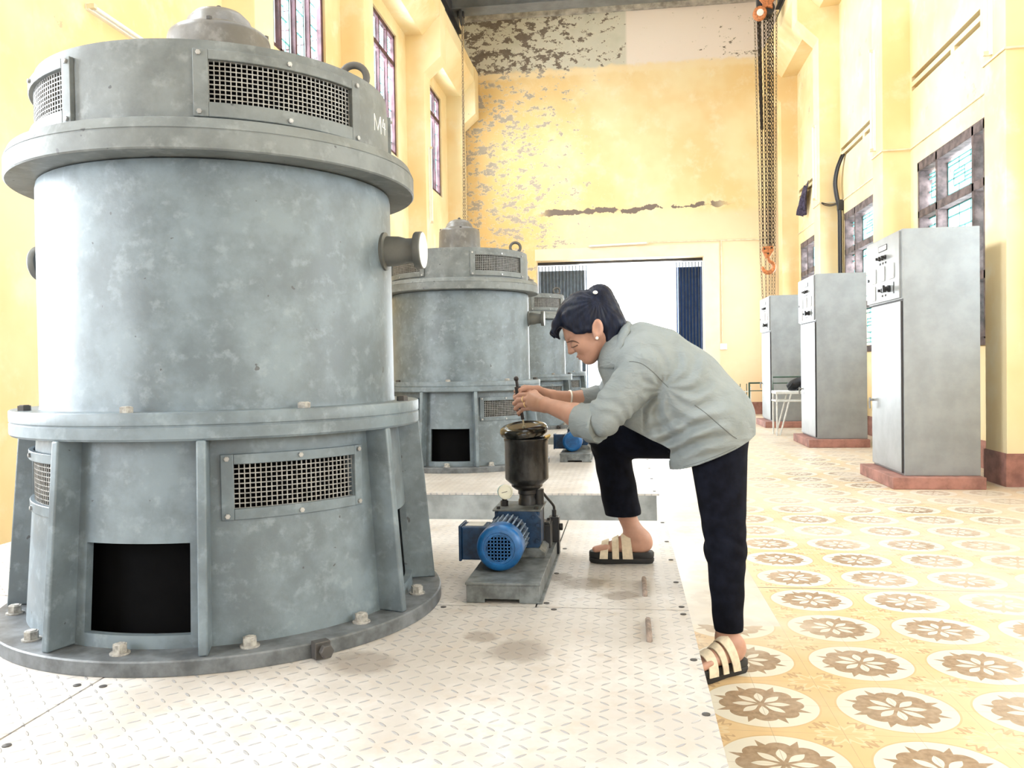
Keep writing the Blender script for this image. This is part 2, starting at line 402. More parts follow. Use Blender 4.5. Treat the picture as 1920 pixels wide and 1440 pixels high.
# ------------------------------------------------------------------ helpers: meshes
class MB:
    def __init__(self):
        self.v, self.f = [], []
    def raw(self, vs, fs, mat=None):
        o = len(self.v)
        if mat is not None:
            vs = [tuple(mat @ Vector(p)) for p in vs]
        self.v += [tuple(p) for p in vs]
        self.f += [tuple(i + o for i in f) for f in fs]
        return self
    def box(self, a, b, mat=None):
        (x0, y0, z0), (x1, y1, z1) = a, b
        vs = [(x0, y0, z0), (x1, y0, z0), (x1, y1, z0), (x0, y1, z0), (x0, y0, z1), (x1, y0, z1), (x1, y1, z1), (x0, y1, z1)]
        return self.raw(vs, [(0, 3, 2, 1), (4, 5, 6, 7), (0, 1, 5, 4), (1, 2, 6, 5), (2, 3, 7, 6), (3, 0, 4, 7)], mat)
    def lathe(self, prof, n=48, mat=None, cap=True):
        vs, fs = [], []
        k = len(prof)
        for i in range(n):
            a = 2 * pi * i / n
            for r, z in prof:
                vs.append((r * cos(a), r * sin(a), z))
        for i in range(n):
            j = (i + 1) % n
            for q in range(k - 1):
                fs.append((i * k + q, j * k + q, j * k + q + 1, i * k + q + 1))
        if cap:
            if prof[0][0] > 1e-6:
                fs.append(tuple(i * k for i in reversed(range(n))))
            if prof[-1][0] > 1e-6:
                fs.append(tuple(i * k + k - 1 for i in range(n)))
        return self.raw(vs, fs, mat)
    def cyl(self, p0, p1, r0, r1=None, n=16):
        p0, p1 = Vector(p0), Vector(p1)
        r1 = r0 if r1 is None else r1
        d = p1 - p0
        m = Matrix.Translation(p0) @ d.to_track_quat('Z', 'Y').to_matrix().to_4x4()
        return self.lathe([(r0, 0), (r1, d.length)], n, m)
    def lat(self, p0, p1, prof, n=32):
        """lathe whose axis runs from p0 towards p1"""
        p0, p1 = Vector(p0), Vector(p1)
        m = Matrix.Translation(p0) @ (p1 - p0).to_track_quat('Z', 'Y').to_matrix().to_4x4()
        return self.lathe(prof, n, m)
    def tube(self, pts, r, n=8, closed=False):
        pts = [Vector(p) for p in pts]
        m = len(pts)
        rs = r if isinstance(r, (list, tuple)) else [r] * m
        vs, fs = [], []
        up = None
        for i, p in enumerate(pts):
            if closed:
                t = pts[(i + 1) % m] - pts[i - 1]
            else:
                t = pts[min(i + 1, m - 1)] - pts[max(i - 1, 0)]
            t.normalize()
            if up is None:
                up = t.orthogonal().normalized()
            up = (up - t * up.dot(t))
            up = up.normalized() if up.length > 1e-6 else t.orthogonal().normalized()
            s = t.cross(up)
            for q in range(n):
                a = 2 * pi * q / n
                vs.append(p + (up * cos(a) + s * sin(a)) * rs[i])
        for i in range(m if closed else m - 1):
            j = (i + 1) % m
            for q in range(n):
                w = (q + 1) % n
                fs.append((i * n + q, i * n + w, j * n + w, j * n + q))
        if not closed:
            fs.append(tuple(reversed(range(n))))
            fs.append(tuple((m - 1) * n + q for q in range(n)))
        return self.raw(vs, fs)
    def ribbon(self, pts, w, t, nrm=None):
        """flat band: cross-section w along side, t along normal"""
        pts = [Vector(p) for p in pts]
        m = len(pts)
        vs, fs = [], []
        for i, p in enumerate(pts):
            tg = (pts[min(i + 1, m - 1)] - pts[max(i - 1, 0)]).normalized()
            nn = Vector(nrm[i]) if nrm else Vector((0, 0, 1))
            nn = (nn - tg * nn.dot(tg)).normalized()
            s = tg.cross(nn)
            for a, b in ((-1, -1), (1, -1), (1, 1), (-1, 1)):
                vs.append(p + s * (a * w / 2) + nn * (b * t / 2))
        for i in range(m - 1):
            for q in range(4):
                w2 = (q + 1) % 4
                fs.append((i * 4 + q, i * 4 + w2, i * 4 + 4 + w2, i * 4 + 4 + q))
        fs += [(3, 2, 1, 0), tuple((m - 1) * 4 + q for q in range(4))]
        return self.raw(vs, fs)
    def arc(self, r0, r1, z0, z1, a0, a1, n=8):
        """curved block between two radii, heights and angles (degrees)"""
        vs, fs = [], []
        for i in range(n + 1):
            a = radians(a0 + (a1 - a0) * i / n)
            c, s = cos(a), sin(a)
            vs += [(r0 * c, r0 * s, z0), (r1 * c, r1 * s, z0), (r1 * c, r1 * s, z1), (r0 * c, r0 * s, z1)]
        for i in range(n):
            for q in range(4):
                w = (q + 1) % 4
                fs.append((i * 4 + q, i * 4 + 4 + q, i * 4 + 4 + w, i * 4 + w))
        fs += [(0, 1, 2, 3), (n * 4 + 3, n * 4 + 2, n * 4 + 1, n * 4)]
        return self.raw(vs, fs)
    def prism(self, poly, axis, a, b):
        """extrude a closed 2-D outline along an axis ('x','y','z') from a to b"""
        n = len(poly)
        def P(u, w, t):
            return {'x': (t, u, w), 'y': (u, t, w), 'z': (u, w, t)}[axis]
        vs = [P(u, w, a) for u, w in poly] + [P(u, w, b) for u, w in poly]
        fs = [tuple(reversed(range(n))), tuple(range(n, 2 * n))]
        for i in range(n):
            j = (i + 1) % n
            fs.append((i, j, n + j, n + i))
        return self.raw(vs, fs)
    def build(self, name, mat, parent=None, smooth=True, bevel=0.0, angle=38, seg=2):
        me = bpy.data.meshes.new(name)
        me.from_pydata(self.v, [], self.f)
        import bmesh
        bm = bmesh.new()
        bm.from_mesh(me)
        bmesh.ops.recalc_face_normals(bm, faces=bm.faces)
        bm.to_mesh(me)
        bm.free()
        me.update()
        if smooth:
            me.shade_smooth()
            me.set_sharp_from_angle(angle=radians(angle))
        me.materials.append(M[mat] if isinstance(mat, str) else mat)
        o = bpy.data.objects.new(name, me)
        COL.objects.link(o)
        if parent:
            o.parent = parent
        if bevel:
            b = o.modifiers.new('bevel', 'BEVEL')
            b.width = bevel
            b.segments = seg
            b.limit_method = 'ANGLE'
            b.angle_limit = radians(40)
        return o

def tag(o, label, cat, group=None, kind=None):
    o['label'] = label
    o['category'] = cat
    if group: o['group'] = group
    if kind: o['kind'] = kind
    return o
def thing(name, label, cat, loc=(0, 0, 0), group=None, rz=0.0):
    o = bpy.data.objects.new(name, None)
    o.empty_display_size = 0.1
    COL.objects.link(o)
    o.location = loc
    o.rotation_euler = (0, 0, rz)
    return tag(o, label, cat, group)
def struct(o):
    o['kind'] = 'structure'
    return o
def copy_tree(o, loc=None, label=None, parent=None):
    c = o.copy()
    COL.objects.link(c)
    if parent: c.parent = parent
    if loc is not None: c.location = loc
    if label: c['label'] = label
    for ch in list(o.children):
        copy_tree(ch, None, None, c)
    return c
def hexbolt(mb, p, d, r, h, n=6):
    mb.cyl(p, Vector(p) + Vector(d) * h, r, r, n)
    mb.cyl(Vector(p) + Vector(d) * h * 0.98, Vector(p) + Vector(d) * h * 1.12, r * 0.82, r * 0.7, n)

# ------------------------------------------------------------------ the hall
XL, XR, YB, YF, ZC = -3.65, 3.42, 17.9, -8.6, 9.0
PL, PR = -3.33, 3.10                               # pillar faces
MB().box((-5, YF - 3, -0.3), (5, YB + 6, 0)).build('floor', 'tiles', None, False)
struct(bpy.data.objects['floor'])

def wall_x(name, x0, x1, holes, mat):
    """long wall of boxes around rectangular openings (y0, y1, z0, z1)"""
    mb = MB()
    ys = sorted({YF, YB + 0.35} | {h[0] for h in holes} | {h[1] for h in holes})
    for a, b in zip(ys, ys[1:]):
        hs = sorted([(h[2], h[3]) for h in holes if h[0] <= a + 1e-6 and h[1] >= b - 1e-6])
        z = -0.0
        for z0, z1 in hs:
            mb.box((x0, a, z), (x1, b, z0))
            z = z1
        mb.box((x0, a, z), (x1, b, ZC))
    return struct(mb.build(name, mat, None, False))

holesL, holesR = [], []
for i in range(7):
    y0, y1 = BAYS[i] + 0.2, BAYS[i + 1] - 0.2
    m = (y0 + y1) / 2
    holesL.append((m - 0.88, m + 0.88, 4.5, 6.48))
    holesR.append((m - 0.72, m + 1.16, 1.25, 3.35))
    holesR.append((y0 + 0.9, y1 - 0.07, 4.37, 4.43))
    for a, b in ((y0 + 0.9, y0 + 1.55), (y0 + 1.65, y1 - 0.07)):
        holesR.append((a, b, 4.26, 4.315))
holesL += [(-1.85, 0.35, 0.9, 3.3), (1.5, 3.7, 0.9, 3.3)]
wall_x('wall_left', XL - 0.2, XL, holesL, 'wall')

def wall_slots(name, x0, x1, holes, mat):
    """as wall_x but cells on a full y/z grid so openings may overlap in y"""
    mb = MB()
    ys = sorted({YF, YB + 0.35} | {h[0] for h in holes} | {h[1] for h in holes})
    for a, b in zip(ys, ys[1:]):
        hs = sorted([(h[2], h[3]) for h in holes if h[0] <= a + 1e-6 and h[1] >= b - 1e-6])
        z = 0.0
        for z0, z1 in hs:
            mb.box((x0, a, z), (x1, b, z0))
            z = z1
        mb.box((x0, a, z), (x1, b, ZC))
    return struct(mb.build(name, mat, None, False))
wall_slots('wall_right', XR, XR + 0.35, holesR, 'wall_peel')
mb = MB()
for h in holesR:
    if h[3] - h[2] < 0.1:
        mb.box((XR + 0.07, h[0] - 0.02, h[2] - 0.02), (XR + 0.09, h[1] + 0.02, h[3] + 0.02))
struct(mb.build('trim_1', 'slot', None, False))    # sheets behind the ventilation slots, dark colour standing in for their shade

# back wall with its door opening
DX0, DX1, DZ = -1.87, 1.62, 3.29
mb = MB()
mb.box((XL - 0.35, YB, 0), (DX0, YB + 0.35, ZC))
mb.box((DX1, YB, 0), (XR + 0.35, YB + 0.35, ZC))
mb.box((DX0, YB, DZ), (DX1, YB + 0.35, ZC))
struct(mb.build('wall_back', 'wall_back', None, False))
mb = MB()
mb.box((XL, YB - 0.10, 8.40), (XR, YB + 0.01, 8.50))
struct(mb.build('trim_2', 'ledge', None, False, 0.01))
# pale plaster band round the door
mb = MB()
mb.box((DX0 - 0.02, YB - 0.012, DZ), (DX1 + 0.30, YB + 0.01, DZ + 0.24))
mb.box((DX1, YB - 0.012, 0.0), (DX1 + 0.30, YB + 0.01, DZ))
struct(mb.build('trim_3', 'door_pl', None, False))
# front wall (behind the camera), its wide unseen opening added for frontal fill
mb = MB()
mb.box((XL - 0.35, YF - 0.35, 0), (-1.8, YF, ZC))
mb.box((3.0, YF - 0.35, 0), (XR + 0.35, YF, ZC))
mb.box((-1.8, YF - 0.35, 5.0), (3.0, YF, ZC))
struct(mb.build('wall_front', 'wall', None, False))
# ceiling with four unseen openings, added to let light in from above
mb = MB()
ys = [YF - 0.35, -4.7, -1.3, 0.3, 3.7, 5.3, 8.7, 10.3, 13.7, YB + 0.35]
for k in range(0, 9):
    a, b = ys[k], ys[k + 1]
    if k % 2 == 0:
        mb.box((XL - 0.35, a, ZC), (XR + 0.35, b, ZC + 0.2))
    else:
        mb.box((XL - 0.35, a, ZC), (-1.4, b, ZC + 0.2))
        mb.box((1.4, a, ZC), (XR + 0.35, b, ZC + 0.2))
struct(mb.build('ceiling', 'ceil', None, False))

# pillars with corbels, crane beams
for k, yc in enumerate(BAYS):
    mb = MB()
    mb.prism([(XL - 0.02, 0), (PL, 0), (PL, 6.08), (-3.04, 6.33), (-3.04, 7.3), (XL - 0.02, 7.3)], 'y', yc - 0.21, yc + 0.21)
    mb.box((XL - 0.02, yc - 0.21, 7.29), (PL, yc + 0.21, ZC))
    struct(mb.build('pillar', 'wall', None, False, 0.006))
    mb = MB()
    mb.prism([(XR + 0.02, 0), (PR, 0), (PR, 6.2), (2.775, 6.52), (2.775, 7.3), (XR + 0.02, 7.3)], 'y', yc - 0.21, yc + 0.21)
    mb.box((PR, yc - 0.21, 7.29), (XR + 0.02, yc + 0.21, ZC))
    struct(mb.build('pillar', 'wall', None, False, 0.006))
mb = MB()
mb.prism([(XL - 0.02, 6.72), (-3.35, 6.70), (-3.05, 7.02), (-3.05, 7.29), (XL - 0.02, 7.29)], 'y', YF, YB + 0.02)
struct(mb.build('beam_left', 'wall', None, False, 0.004))
mb = MB()
mb.prism([(XR + 0.02, 6.72), (3.12, 6.69), (2.79, 7.02), (2.79, 7.29), (XR + 0.02, 7.29)], 'y', YF, YB + 0.02)
struct(mb.build('beam_right', 'wall', None, False, 0.004))

# red-brown dado
mb = MB()
mb.box((XL - 0.01, YF, 0), (XL + 0.012, YB, 0.27))
struct(mb.build('baseboard_left', 'redbase', None, False))
mb = MB()
mb.box((XR - 0.012, YF, 0), (XR + 0.01, YB, 0.27))
for yc in BAYS:
    mb.box((PR - 0.012, yc - 0.222, 0), (XR, yc + 0.222, 0.275))
struct(mb.build('baseboard_right', 'redbase', None, False))
mb = MB()
mb.box((DX1 + 0.3, YB - 0.014, 0), (XR, YB + 0.01, 0.25))
mb.box((XL, YB - 0.014, 0), (DX0 - 0.02, YB + 0.01, 0.25))
struct(mb.build('baseboard_back', 'redbase', None, False))
# yard beyond the back door
MB().box((-9, YB + 0.36, -0.12), (9, YB + 22, -0.02)).build('ground', 'conc', None, False)
struct(bpy.data.objects['ground'])

# ------------------------------------------------------------------ windows
def grille(mb, x, y0, y1, z0, z1, t=0.007):
    """geometric bar grille in a y/z plane"""
    w, h = y1 - y0, z1 - z0
    def b(ya, yb, za, zb):
        mb.box((x - t, ya, za), (x + t, yb, zb))
    def H(z, ya, yb): b(y0 + ya * w, y0 + yb * w, z0 + z * h - t, z0 + z * h + t)
    def V(y, za, zb): b(y0 + y * w - t, y0 + y * w + t, z0 + za * h, z0 + zb * h)
    for z in (0, 1): H(z, 0, 1)
    for y in (0, 1): V(y, 0, 1)
    for z in (0.12, 0.88, 0.5): H(z, 0, 1)
    for y in (0.33, 0.66): V(y, 0.0, 0.3); V(y, 0.7, 1.0)
    for z in (0.3, 0.7): H(z, 0.18, 0.82)
    for y in (0.18, 0.5, 0.82): V(y, 0.3, 0.7)
    H(0.4, 0.18, 0.5); H(0.6, 0.5, 0.82)

wn = 0
for i in range(7):
    m = (BAYS[i] + BAYS[i + 1]) / 2
    # left: tall window with maroon frame, open board shutters and a turquoise grille
    wn += 1
    y0, y1, z0, z1 = m - 0.88, m + 0.88, 4.5, 6.48
    mb = MB()
    fr = 0.07
    X0, X1 = XL - 0.09, XL - 0.03
    mb.box((X0, y0, z0), (X1, y0 + fr, z1)); mb.box((X0, y1 - fr, z0), (X1, y1, z1))
    mb.box((X0, y0, z0), (X1, y1, z0 + fr)); mb.box((X0, y0, z1 - fr), (X1, y1, z1))
    mb.box((X0, y0, z1 - 0.52), (X1, y1, z1 - 0.44))
    for q in (1, 2, 3):
        yy = y0 + (y1 - y0) * q / 4
        mb.box((X0, yy - 0.022, z0), (X1, yy + 0.022, z1))
    f = struct(mb.build('window_%d' % wn, 'shutter_dk', None, False, 0.004))
    gm = MB()
    for q in range(4):
        ya, yb = y0 + (y1 - y0) * q / 4 + 0.05, y0 + (y1 - y0) * (q + 1) / 4 - 0.05
        grille(gm, XL - 0.10, ya, yb, z0 + 0.08, z1 - 0.56)
        grille(gm, XL - 0.10, ya, yb, z1 - 0.42, z1 - 0.08)
    gm.build('window_grille', 'cyan', f, False)
    sm = MB()
    for q in range(4):                                # board shutters folded back against the mullions
        ya = y0 + (y1 - y0) * (q + 1) / 4 - 0.04
        sm.box((XL - 0.21, ya - 0.02, z0 + 0.07), (XL - 0.095, ya + 0.012, z1 - 0.55))
        sm.box((XL - 0.21, ya - 0.02, z1 - 0.42), (XL - 0.095, ya + 0.012, z1 - 0.08))
        for zz in np.linspace(z0 + 0.2, z1 - 0.7, 6):
            sm.box((XL - 0.21, ya - 0.028, zz), (XL - 0.095, ya - 0.019, zz + 0.02))
    sm.build('shutter', 'shutter', f, False)
for i in range(7):
    m = (BAYS[i] + BAYS[i + 1]) / 2
    # right: dark concrete lattice, three columns, with a turquoise grille
    wn += 1
    y0, y1, z0, z1 = m - 0.72, m + 1.16, 1.25, 3.35
    mb = MB()
    X0, X1 = XR - 0.02, XR + 0.13
    t = 0.055
    mb.box((X0, y0 - 0.01, z0 - 0.06), (X1, y1 + 0.01, z0 + 0.03)); mb.box((X0, y0 - 0.01, z1 - 0.10), (X1, y1 + 0.01, z1 + 0.01))
    ms = [y0, y0 + 0.30, y0 + 1.28, y1]
    for a in ms:
        a = min(max(a, y0 + t / 2), y1 - t / 2)
        mb.box((X0, a - t / 2, z0), (X1, a + t / 2, z1))
    zs_ = [z0 + 0.03, z0 + 0.62, z0 + 1.50, z1 - 0.10]
    for zz in zs_[1:3]:
        mb.box((X0, y0, zz - 0.045), (X1, y1, zz + 0.045))
    f = struct(mb.build('window_%d' % wn, 'win_dk', None, False, 0.006))
    gm = MB()
    for ya, yb in zip(ms, ms[1:]):
        for za, zb in zip(zs_, zs_[1:]):
            grille(gm, XR + 0.10, ya + 0.035, yb - 0.035, za + 0.05, zb - 0.05, 0.0085)
    gm.build('window_grille', 'cyan', f, False)
# low windows of the left wall beside the camera
for y0, y1 in ((-1.85, 0.35), (1.5, 3.7)):
    wn += 1
    mb = MB()
    z0, z1 = 0.9, 3.3
    X0, X1 = XL - 0.22, XL - 0.04
    for a, b, c_, d in ((y0, y0 + 0.08, z0, z1), (y1 - 0.08, y1, z0, z1), (y0, y1, z0, z0 + 0.08), (y0, y1, z1 - 0.08, z1), ((y0 + y1) / 2 - 0.04, (y0 + y1) / 2 + 0.04, z0, z1)):
        mb.box((X0, a, c_), (X1, b, d))
    struct(mb.build('window_%d' % wn, 'shutter_dk', None, False, 0.004))

# ------------------------------------------------------------------ platform plates
PZ = 0.28
def platform(y0, y1):
    mb = MB()
    mb.box((-2.86, y0 + 0.01, 0), (0.15, y1 - 0.01, PZ - 0.012))
    return struct(mb.build('platform_base_floor', 'conc', None, False))
platform(0.3, 4.25)
for k in range(3):
    y0 = 5.14 + 4.09 * k
    platform(y0, y0 + 3.2)
PLATE_GROUP = 'checker plates of the near platform'
def plate(x0, x1, y0, y1, label, handle=None, screws=()):
    t = thing('checker_plate', label, 'floor plate', (x0, y0, PZ), PLATE_GROUP)
    mb = MB().box((-x0 + x0 + 0.002, 0.002, -0.012), (x1 - x0 - 0.002, y1 - y0 - 0.002, 0))
    # keep the tread pattern continuous: verts in world coordinates, root only marks the base
    mb.v = [(a, b, c) for a, b, c in mb.v]
    mb.build('plate', 'checker', t, False)
    if handle:
        hx, hy0, hy1 = handle
        hm = MB().tube([(hx - x0, hy0 - y0, -0.002), (hx - x0, hy0 - y0, 0.010), (hx - x0, hy0 - y0 + 0.012, 0.013), (hx - x0, hy1 - y0 - 0.012, 0.013), (hx - x0, hy1 - y0, 0.010), (hx - x0, hy1 - y0, -0.002)], 0.0085, 8)
        hm.build('handle', 'plate_handle', t)
    for sx, sy in screws:
        MB().lathe([(0.0095, -0.001), (0.0095, 0.002), (0.006, 0.003), (0, 0.003)], 10, Matrix.Translation((sx - x0, sy - y0, 0))).build('screw', 'bolt_dark', t)
    return t
M['plate_handle'] = plain('rusty_handle', (0.24, 0.185, 0.155), 0.7, var=0.3, scale=40)
SX = 0.165
plate(-1.336, 0.187, 0.32, 2.703, 'large checker plate in the foreground below the oil stain, right of the diagonal seam', (0.054, 2.39, 2.565),
      [(SX, 2.66), (SX, 2.25), (SX, 1.9), (-0.24, 2.68), (-0.60, 2.68), (-1.30, 1.93), (-1.30, 1.6)])
plate(-2.86, -1.338, 0.32, 2.703, 'checker plate at the lower left corner, left of the diagonal seam', None, [(-1.37, 1.93), (-1.37, 1.6)])
plate(-0.30, 0.187, 2.705, 4.25, 'checker plate under the front sandal, with the farther bar handle', (0.052, 2.86, 3.06),
      [(SX, 2.74), (SX, 3.05), (SX, 3.4), (SX, 3.75), (SX, 4.2), (-0.27, 3.58), (-0.27, 2.75), (-0.27, 3.15)])
plate(-2.86, -0.302, 2.705, 4.25, 'checker plate lying under the nearest grey generator and the near pump', None, [(-0.34, 4.1), (-0.75, 4.0)])
for k, lb in enumerate(('pale checker plate topping the second platform under the second generator',
                        'pale checker plate topping the third platform under the third generator',
                        'pale checker plate topping the farthest platform under the last generator')):
    y0 = 5.14 + 4.09 * k
    t = thing('checker_plate', lb, 'floor plate', (-2.86, y0, PZ), 'checker plates of the far platforms')
    MB().box((0, 0, -0.012), (3.046, 3.2, 0)).build('plate', 'checker', t, False)
    for q in range(6):
        MB().lathe([(0.0095, -0.001), (0.0095, 0.002), (0, 0.003)], 8, Matrix.Translation((3.02, 0.1 + 0.58 * q, 0))).build('screw', 'bolt_dark', t)
    t2 = MB().box((-2.84, y0 - 0.004, 0.0), (0.17, y0 + 0.012, PZ - 0.013)).build('trim_%d' % (4 + k), 'conc', None, False)
    struct(t2)

# ------------------------------------------------------------------ the generators
def shell(mb, r_of, z0, z1, holes, thick=0.02, n=144, zs=()):
    """upright round wall with curved rectangular openings (a0,a1,z0,z1 in degrees / metres)"""
    zz = sorted({z0, z1} | {h[2] for h in holes} | {h[3] for h in holes} | set(zs))
    aa = [i * 360.0 / n for i in range(n)]
    def inside(a, z):
        for h in holes:
            if h[2] < z < h[3] and (a - h[0]) % 360 < (h[1] - h[0]):
                return True
        return False
    # angles including hole edges
    st = sorted(set(aa) | {h[0] % 360 for h in holes} | {h[1] % 360 for h in holes})
    k = len(zz)
    m = len(st)
    vs, fs = [], []
    for a in st:
        for z in zz:
            r = r_of(z)
            vs.append((r * cos(radians(a)), r * sin(radians(a)), z))
    o = len(vs)
    for a in st:
        for z in zz:
            r = r_of(z) - thick
            vs.append((r * cos(radians(a)), r * sin(radians(a)), z))
    solid = {}
    for i in range(m):
        j = (i + 1) % m
        am = st[i] + ((st[j] - st[i]) % 360) / 2
        for q in range(k - 1):
            solid[i, q] = not inside(am, (zz[q] + zz[q + 1]) / 2)
    for (i, q), s in solid.items():
        if not s: continue
        j = (i + 1) % m
        A, B, C_, D = i * k + q, j * k + q, j * k + q + 1, i * k + q + 1
        fs.append((A, B, C_, D))
        fs.append((o + D, o + C_, o + B, o + A))
        if q == 0 or not solid[i, q - 1]: fs.append((A, o + A, o + B, B))
        if q == k - 2 or not solid[i, q + 1]: fs.append((D, C_, o + C_, o + D))
        if not solid[(i - 1) % m, q]: fs.append((A, D, o + D, o + A))
        if not solid[j, q]: fs.append((B, o + B, o + C_, C_))
    return mb.raw(vs, fs)

G_LOC = (-1.33, 2.69, PZ + 0.001)
Z0 = PZ
UP_V = [(-71 + 90 * k, -18 + 90 * k) for k in range(4)]       # upper vents
LO_V = [(-66.0 + 90 * k, -23.5 + 90 * k) for k in range(4)]     # lower vents
OPEN = [(-103.2 + 90 * k, -74.0 + 90 * k) for k in range(4)]    # service openings
RIBS = [a + 90 * k for k in range(4) for a in (-107.6, -70.0)]

def vent(t, name, r, a0, a1, z0, z1, ia0, ia1, iz0, iz1, nx, nz, mat, bmat, proto=[None]):
    f = MB()
    rr0, rr1 = r - 0.003, r + 0.011
    f.arc(rr0, rr1, z0, z1, a0, ia0, 3)
    f.arc(rr0, rr1, z0, z1, ia1, a1, 3)
    f.arc(rr0, rr1, z0, iz0, ia0, ia1, 10)
    f.arc(rr0, rr1, iz1, z1, ia0, ia1, 10)
    fo = f.build(name, mat, t, True, 0.002)
    sc = MB()
    w = 0.0015
    for i in range(nx + 1):
        a = ia0 + (ia1 - ia0) * i / nx
        da = math.degrees(w / r)
        sc.arc(r - 0.006, r - 0.0025, iz0, iz1, a - da, a + da, 1)
    for j in range(nz + 1):
        z = iz0 + (iz1 - iz0) * j / nz
        sc.arc(r - 0.0065, r - 0.003, z - w, z + w, ia0, ia1, 12)
    sc.build('screen', 'screen', fo, False)
    am = (a0 + a1) / 2
    for a in (a0 + 1.6, am, a1 - 1.6):
        for z in (z0 + 0.012, z1 - 0.012):
            p = Vector((rr1 * cos(radians(a)), rr1 * sin(radians(a)), z))
            b = MB()
            hexbolt(b, p - Vector((cos(radians(a)), sin(radians(a)), 0)) * 0.001, Vector((cos(radians(a)), sin(radians(a)), 0)), 0.0072, 0.007)
            b.build('screw', bmat, fo)
    return fo

def generator():
    t = thing('vertical_generator', 'largest grey vertical generator in front, M4 painted on its drum', 'generator', G_LOC, 'row of vertical generators')
    mb = MB().lathe([(0.50, 0.0), (0.703, 0.0), (0.703, 0.036), (0.699, 0.040), (0.50, 0.040)], 128)
    mb.build('base_flange', 'flange_side', t)
    for k in range(12):
        a = radians(k * 30)
        b = MB()
        p = (0.64 * cos(a), 0.64 * sin(a), 0.038)
        b.cyl(p, (p[0], p[1], 0.044), 0.026, 0.026, 14)
        hexbolt(b, (p[0], p[1], 0.044), (0, 0, 1), 0.0195, 0.021)
        b.build('anchor_bolt', 'bolt_dusty', t)
    # skirt with four service openings and four screened vents
    rs = lambda z: 0.605 - 0.040 * (z - 0.04) / 0.556
    holes = [(a, b, 0.075, 0.318) for a, b in OPEN] + [(a + 3.2, b - 3.2, 0.40, 0.526) for a, b in LO_V]
    mb = MB()
    shell(mb, rs, 0.04, 0.60, holes, 0.022, 144, (0.2, 0.34, 0.46))
    mb.build('skirt', 'machine', t, True, 0, 30)
    # raised surround of each opening, ribs
    for a in RIBS:
        ca, sa = cos(radians(a)), sin(radians(a))
        mb = MB()
        th = 0.0125
        prof = [(0.57, 0.04), (0.687, 0.04), (0.640, 0.597), (0.545, 0.597)]
        vs = []
        for s in (-th, th):
            for r, z in prof:
                vs.append((r * ca - s * sa, r * sa + s * ca, z))
        mb.raw(vs, [(0, 1, 2, 3), (7, 6, 5, 4), (0, 4, 5, 1), (1, 5, 6, 2), (2, 6, 7, 3), (3, 7, 4, 0)])
        mb.build('rib', 'machine', t, True, 0.005, 38, 3)
    for a0, a1 in LO_V:
        r = rs(0.46) + 0.001
        vent(t, 'vent_cover', r, a0, a1, 0.372, 0.552, a0 + 3.3, a1 - 3.0, 0.402, 0.524, 25, 9, 'machine', 'bolt_steel')
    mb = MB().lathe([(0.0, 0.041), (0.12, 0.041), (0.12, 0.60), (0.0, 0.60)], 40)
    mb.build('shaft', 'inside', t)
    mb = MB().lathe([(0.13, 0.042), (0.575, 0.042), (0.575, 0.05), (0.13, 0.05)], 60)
    mb.build('inner_disc', 'inside', t)  # inner base disc, coloured like the shade of a pit
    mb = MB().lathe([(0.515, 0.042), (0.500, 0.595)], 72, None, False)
    mb.build('shade_liner', 'inside', t)  # black sheet added behind the openings, stands in for interior shade
    # middle flanges, body
    mb = MB().lathe([(0.30, 0.596), (0.632, 0.596), (0.637, 0.602), (0.637, 0.632), (0.634, 0.6345), (0.634, 0.6365), (0.637, 0.639), (0.637, 0.668), (0.634, 0.672), (0.30, 0.672)], 144)
    mb.build('middle_flange', 'machine', t)
    for k in range(8):
        a = radians(k * 45 + 1)
        b = MB()
        hexbolt(b, (0.60 * cos(a), 0.60 * sin(a), 0.671), (0, 0, 1), 0.019, 0.016)
        b.build('flange_bolt', 'bolt_dark' if k in (0, 5) else 'bolt_dusty', t)
    mb = MB().lathe([(0.30, 0.67), (0.557, 0.67), (0.5545, 0.685), (0.552, 1.34), (0.549, 1.356), (0.54, 1.3615), (0.30, 1.3615)], 144)
    mb.build('body', 'machine', t)
    for s in (1, -1):
        mb = MB()
        z = 1.160
        mb.lat((s * 0.545, 0, z), (s * 1, 0, z), [(0.062, 0), (0.062, 0.014), (0.049, 0.018), (0.047, 0.058), (0.040, 0.082), (0.040, 0.110), (0.058, 0.112), (0.060, 0.115), (0.060, 0.134), (0.057, 0.137), (0, 0.137)], 40)
        nz = mb.build('nozzle', 'nozzle', t)
        mb = MB()
        mb.lat((s * 0.6818, 0, z), (s * 1, 0, z), [(0.0575, 0), (0.0575, 0.0012), (0, 0.0012)], 40)
        mb.build('nozzle_cover', 'nozzle_face', nz)
    # upper flange, drum with four screened vents
    mb = MB().lathe([(0.30, 1.3610), (0.630, 1.3610), (0.634, 1.365), (0.634, 1.413), (0.632, 1.4145), (0.632, 1.4165), (0.634, 1.418), (0.622, 1.446), (0.616, 1.449), (0.30, 1.449)], 144)
    mb.build('upper_flange', 'machine_top', t)
    holes = [(a + 3.6, b - 3.2, 1.507, 1.624) for a, b in UP_V]
    mb = MB()
    shell(mb, lambda z: 0.5495 if z < 1.67 else 0.544, 1.449, 1.679, holes, 0.02, 144, (1.672,))
    mb.build('drum', 'machine_top', t, True, 0, 30)
    mb = MB().lathe([(0.0, 1.662), (0.545, 1.662), (0.545, 1.6785), (0.0, 1.682)], 128)
    mb.build('drum_top', 'machine_top', t)
    for k, (a0, a1) in enumerate(UP_V):
        vent(t, 'vent_cover', 0.5505, a0, a1, 1.468, 1.650, a0 + 4.1, a1 - 3.7, 1.508, 1.623, 30, 9, 'machine_top', 'bolt_steel')
    mb = MB().lathe([(0.0, 1.38), (0.30, 1.38), (0.30, 1.60), (0.0, 1.60)], 40)
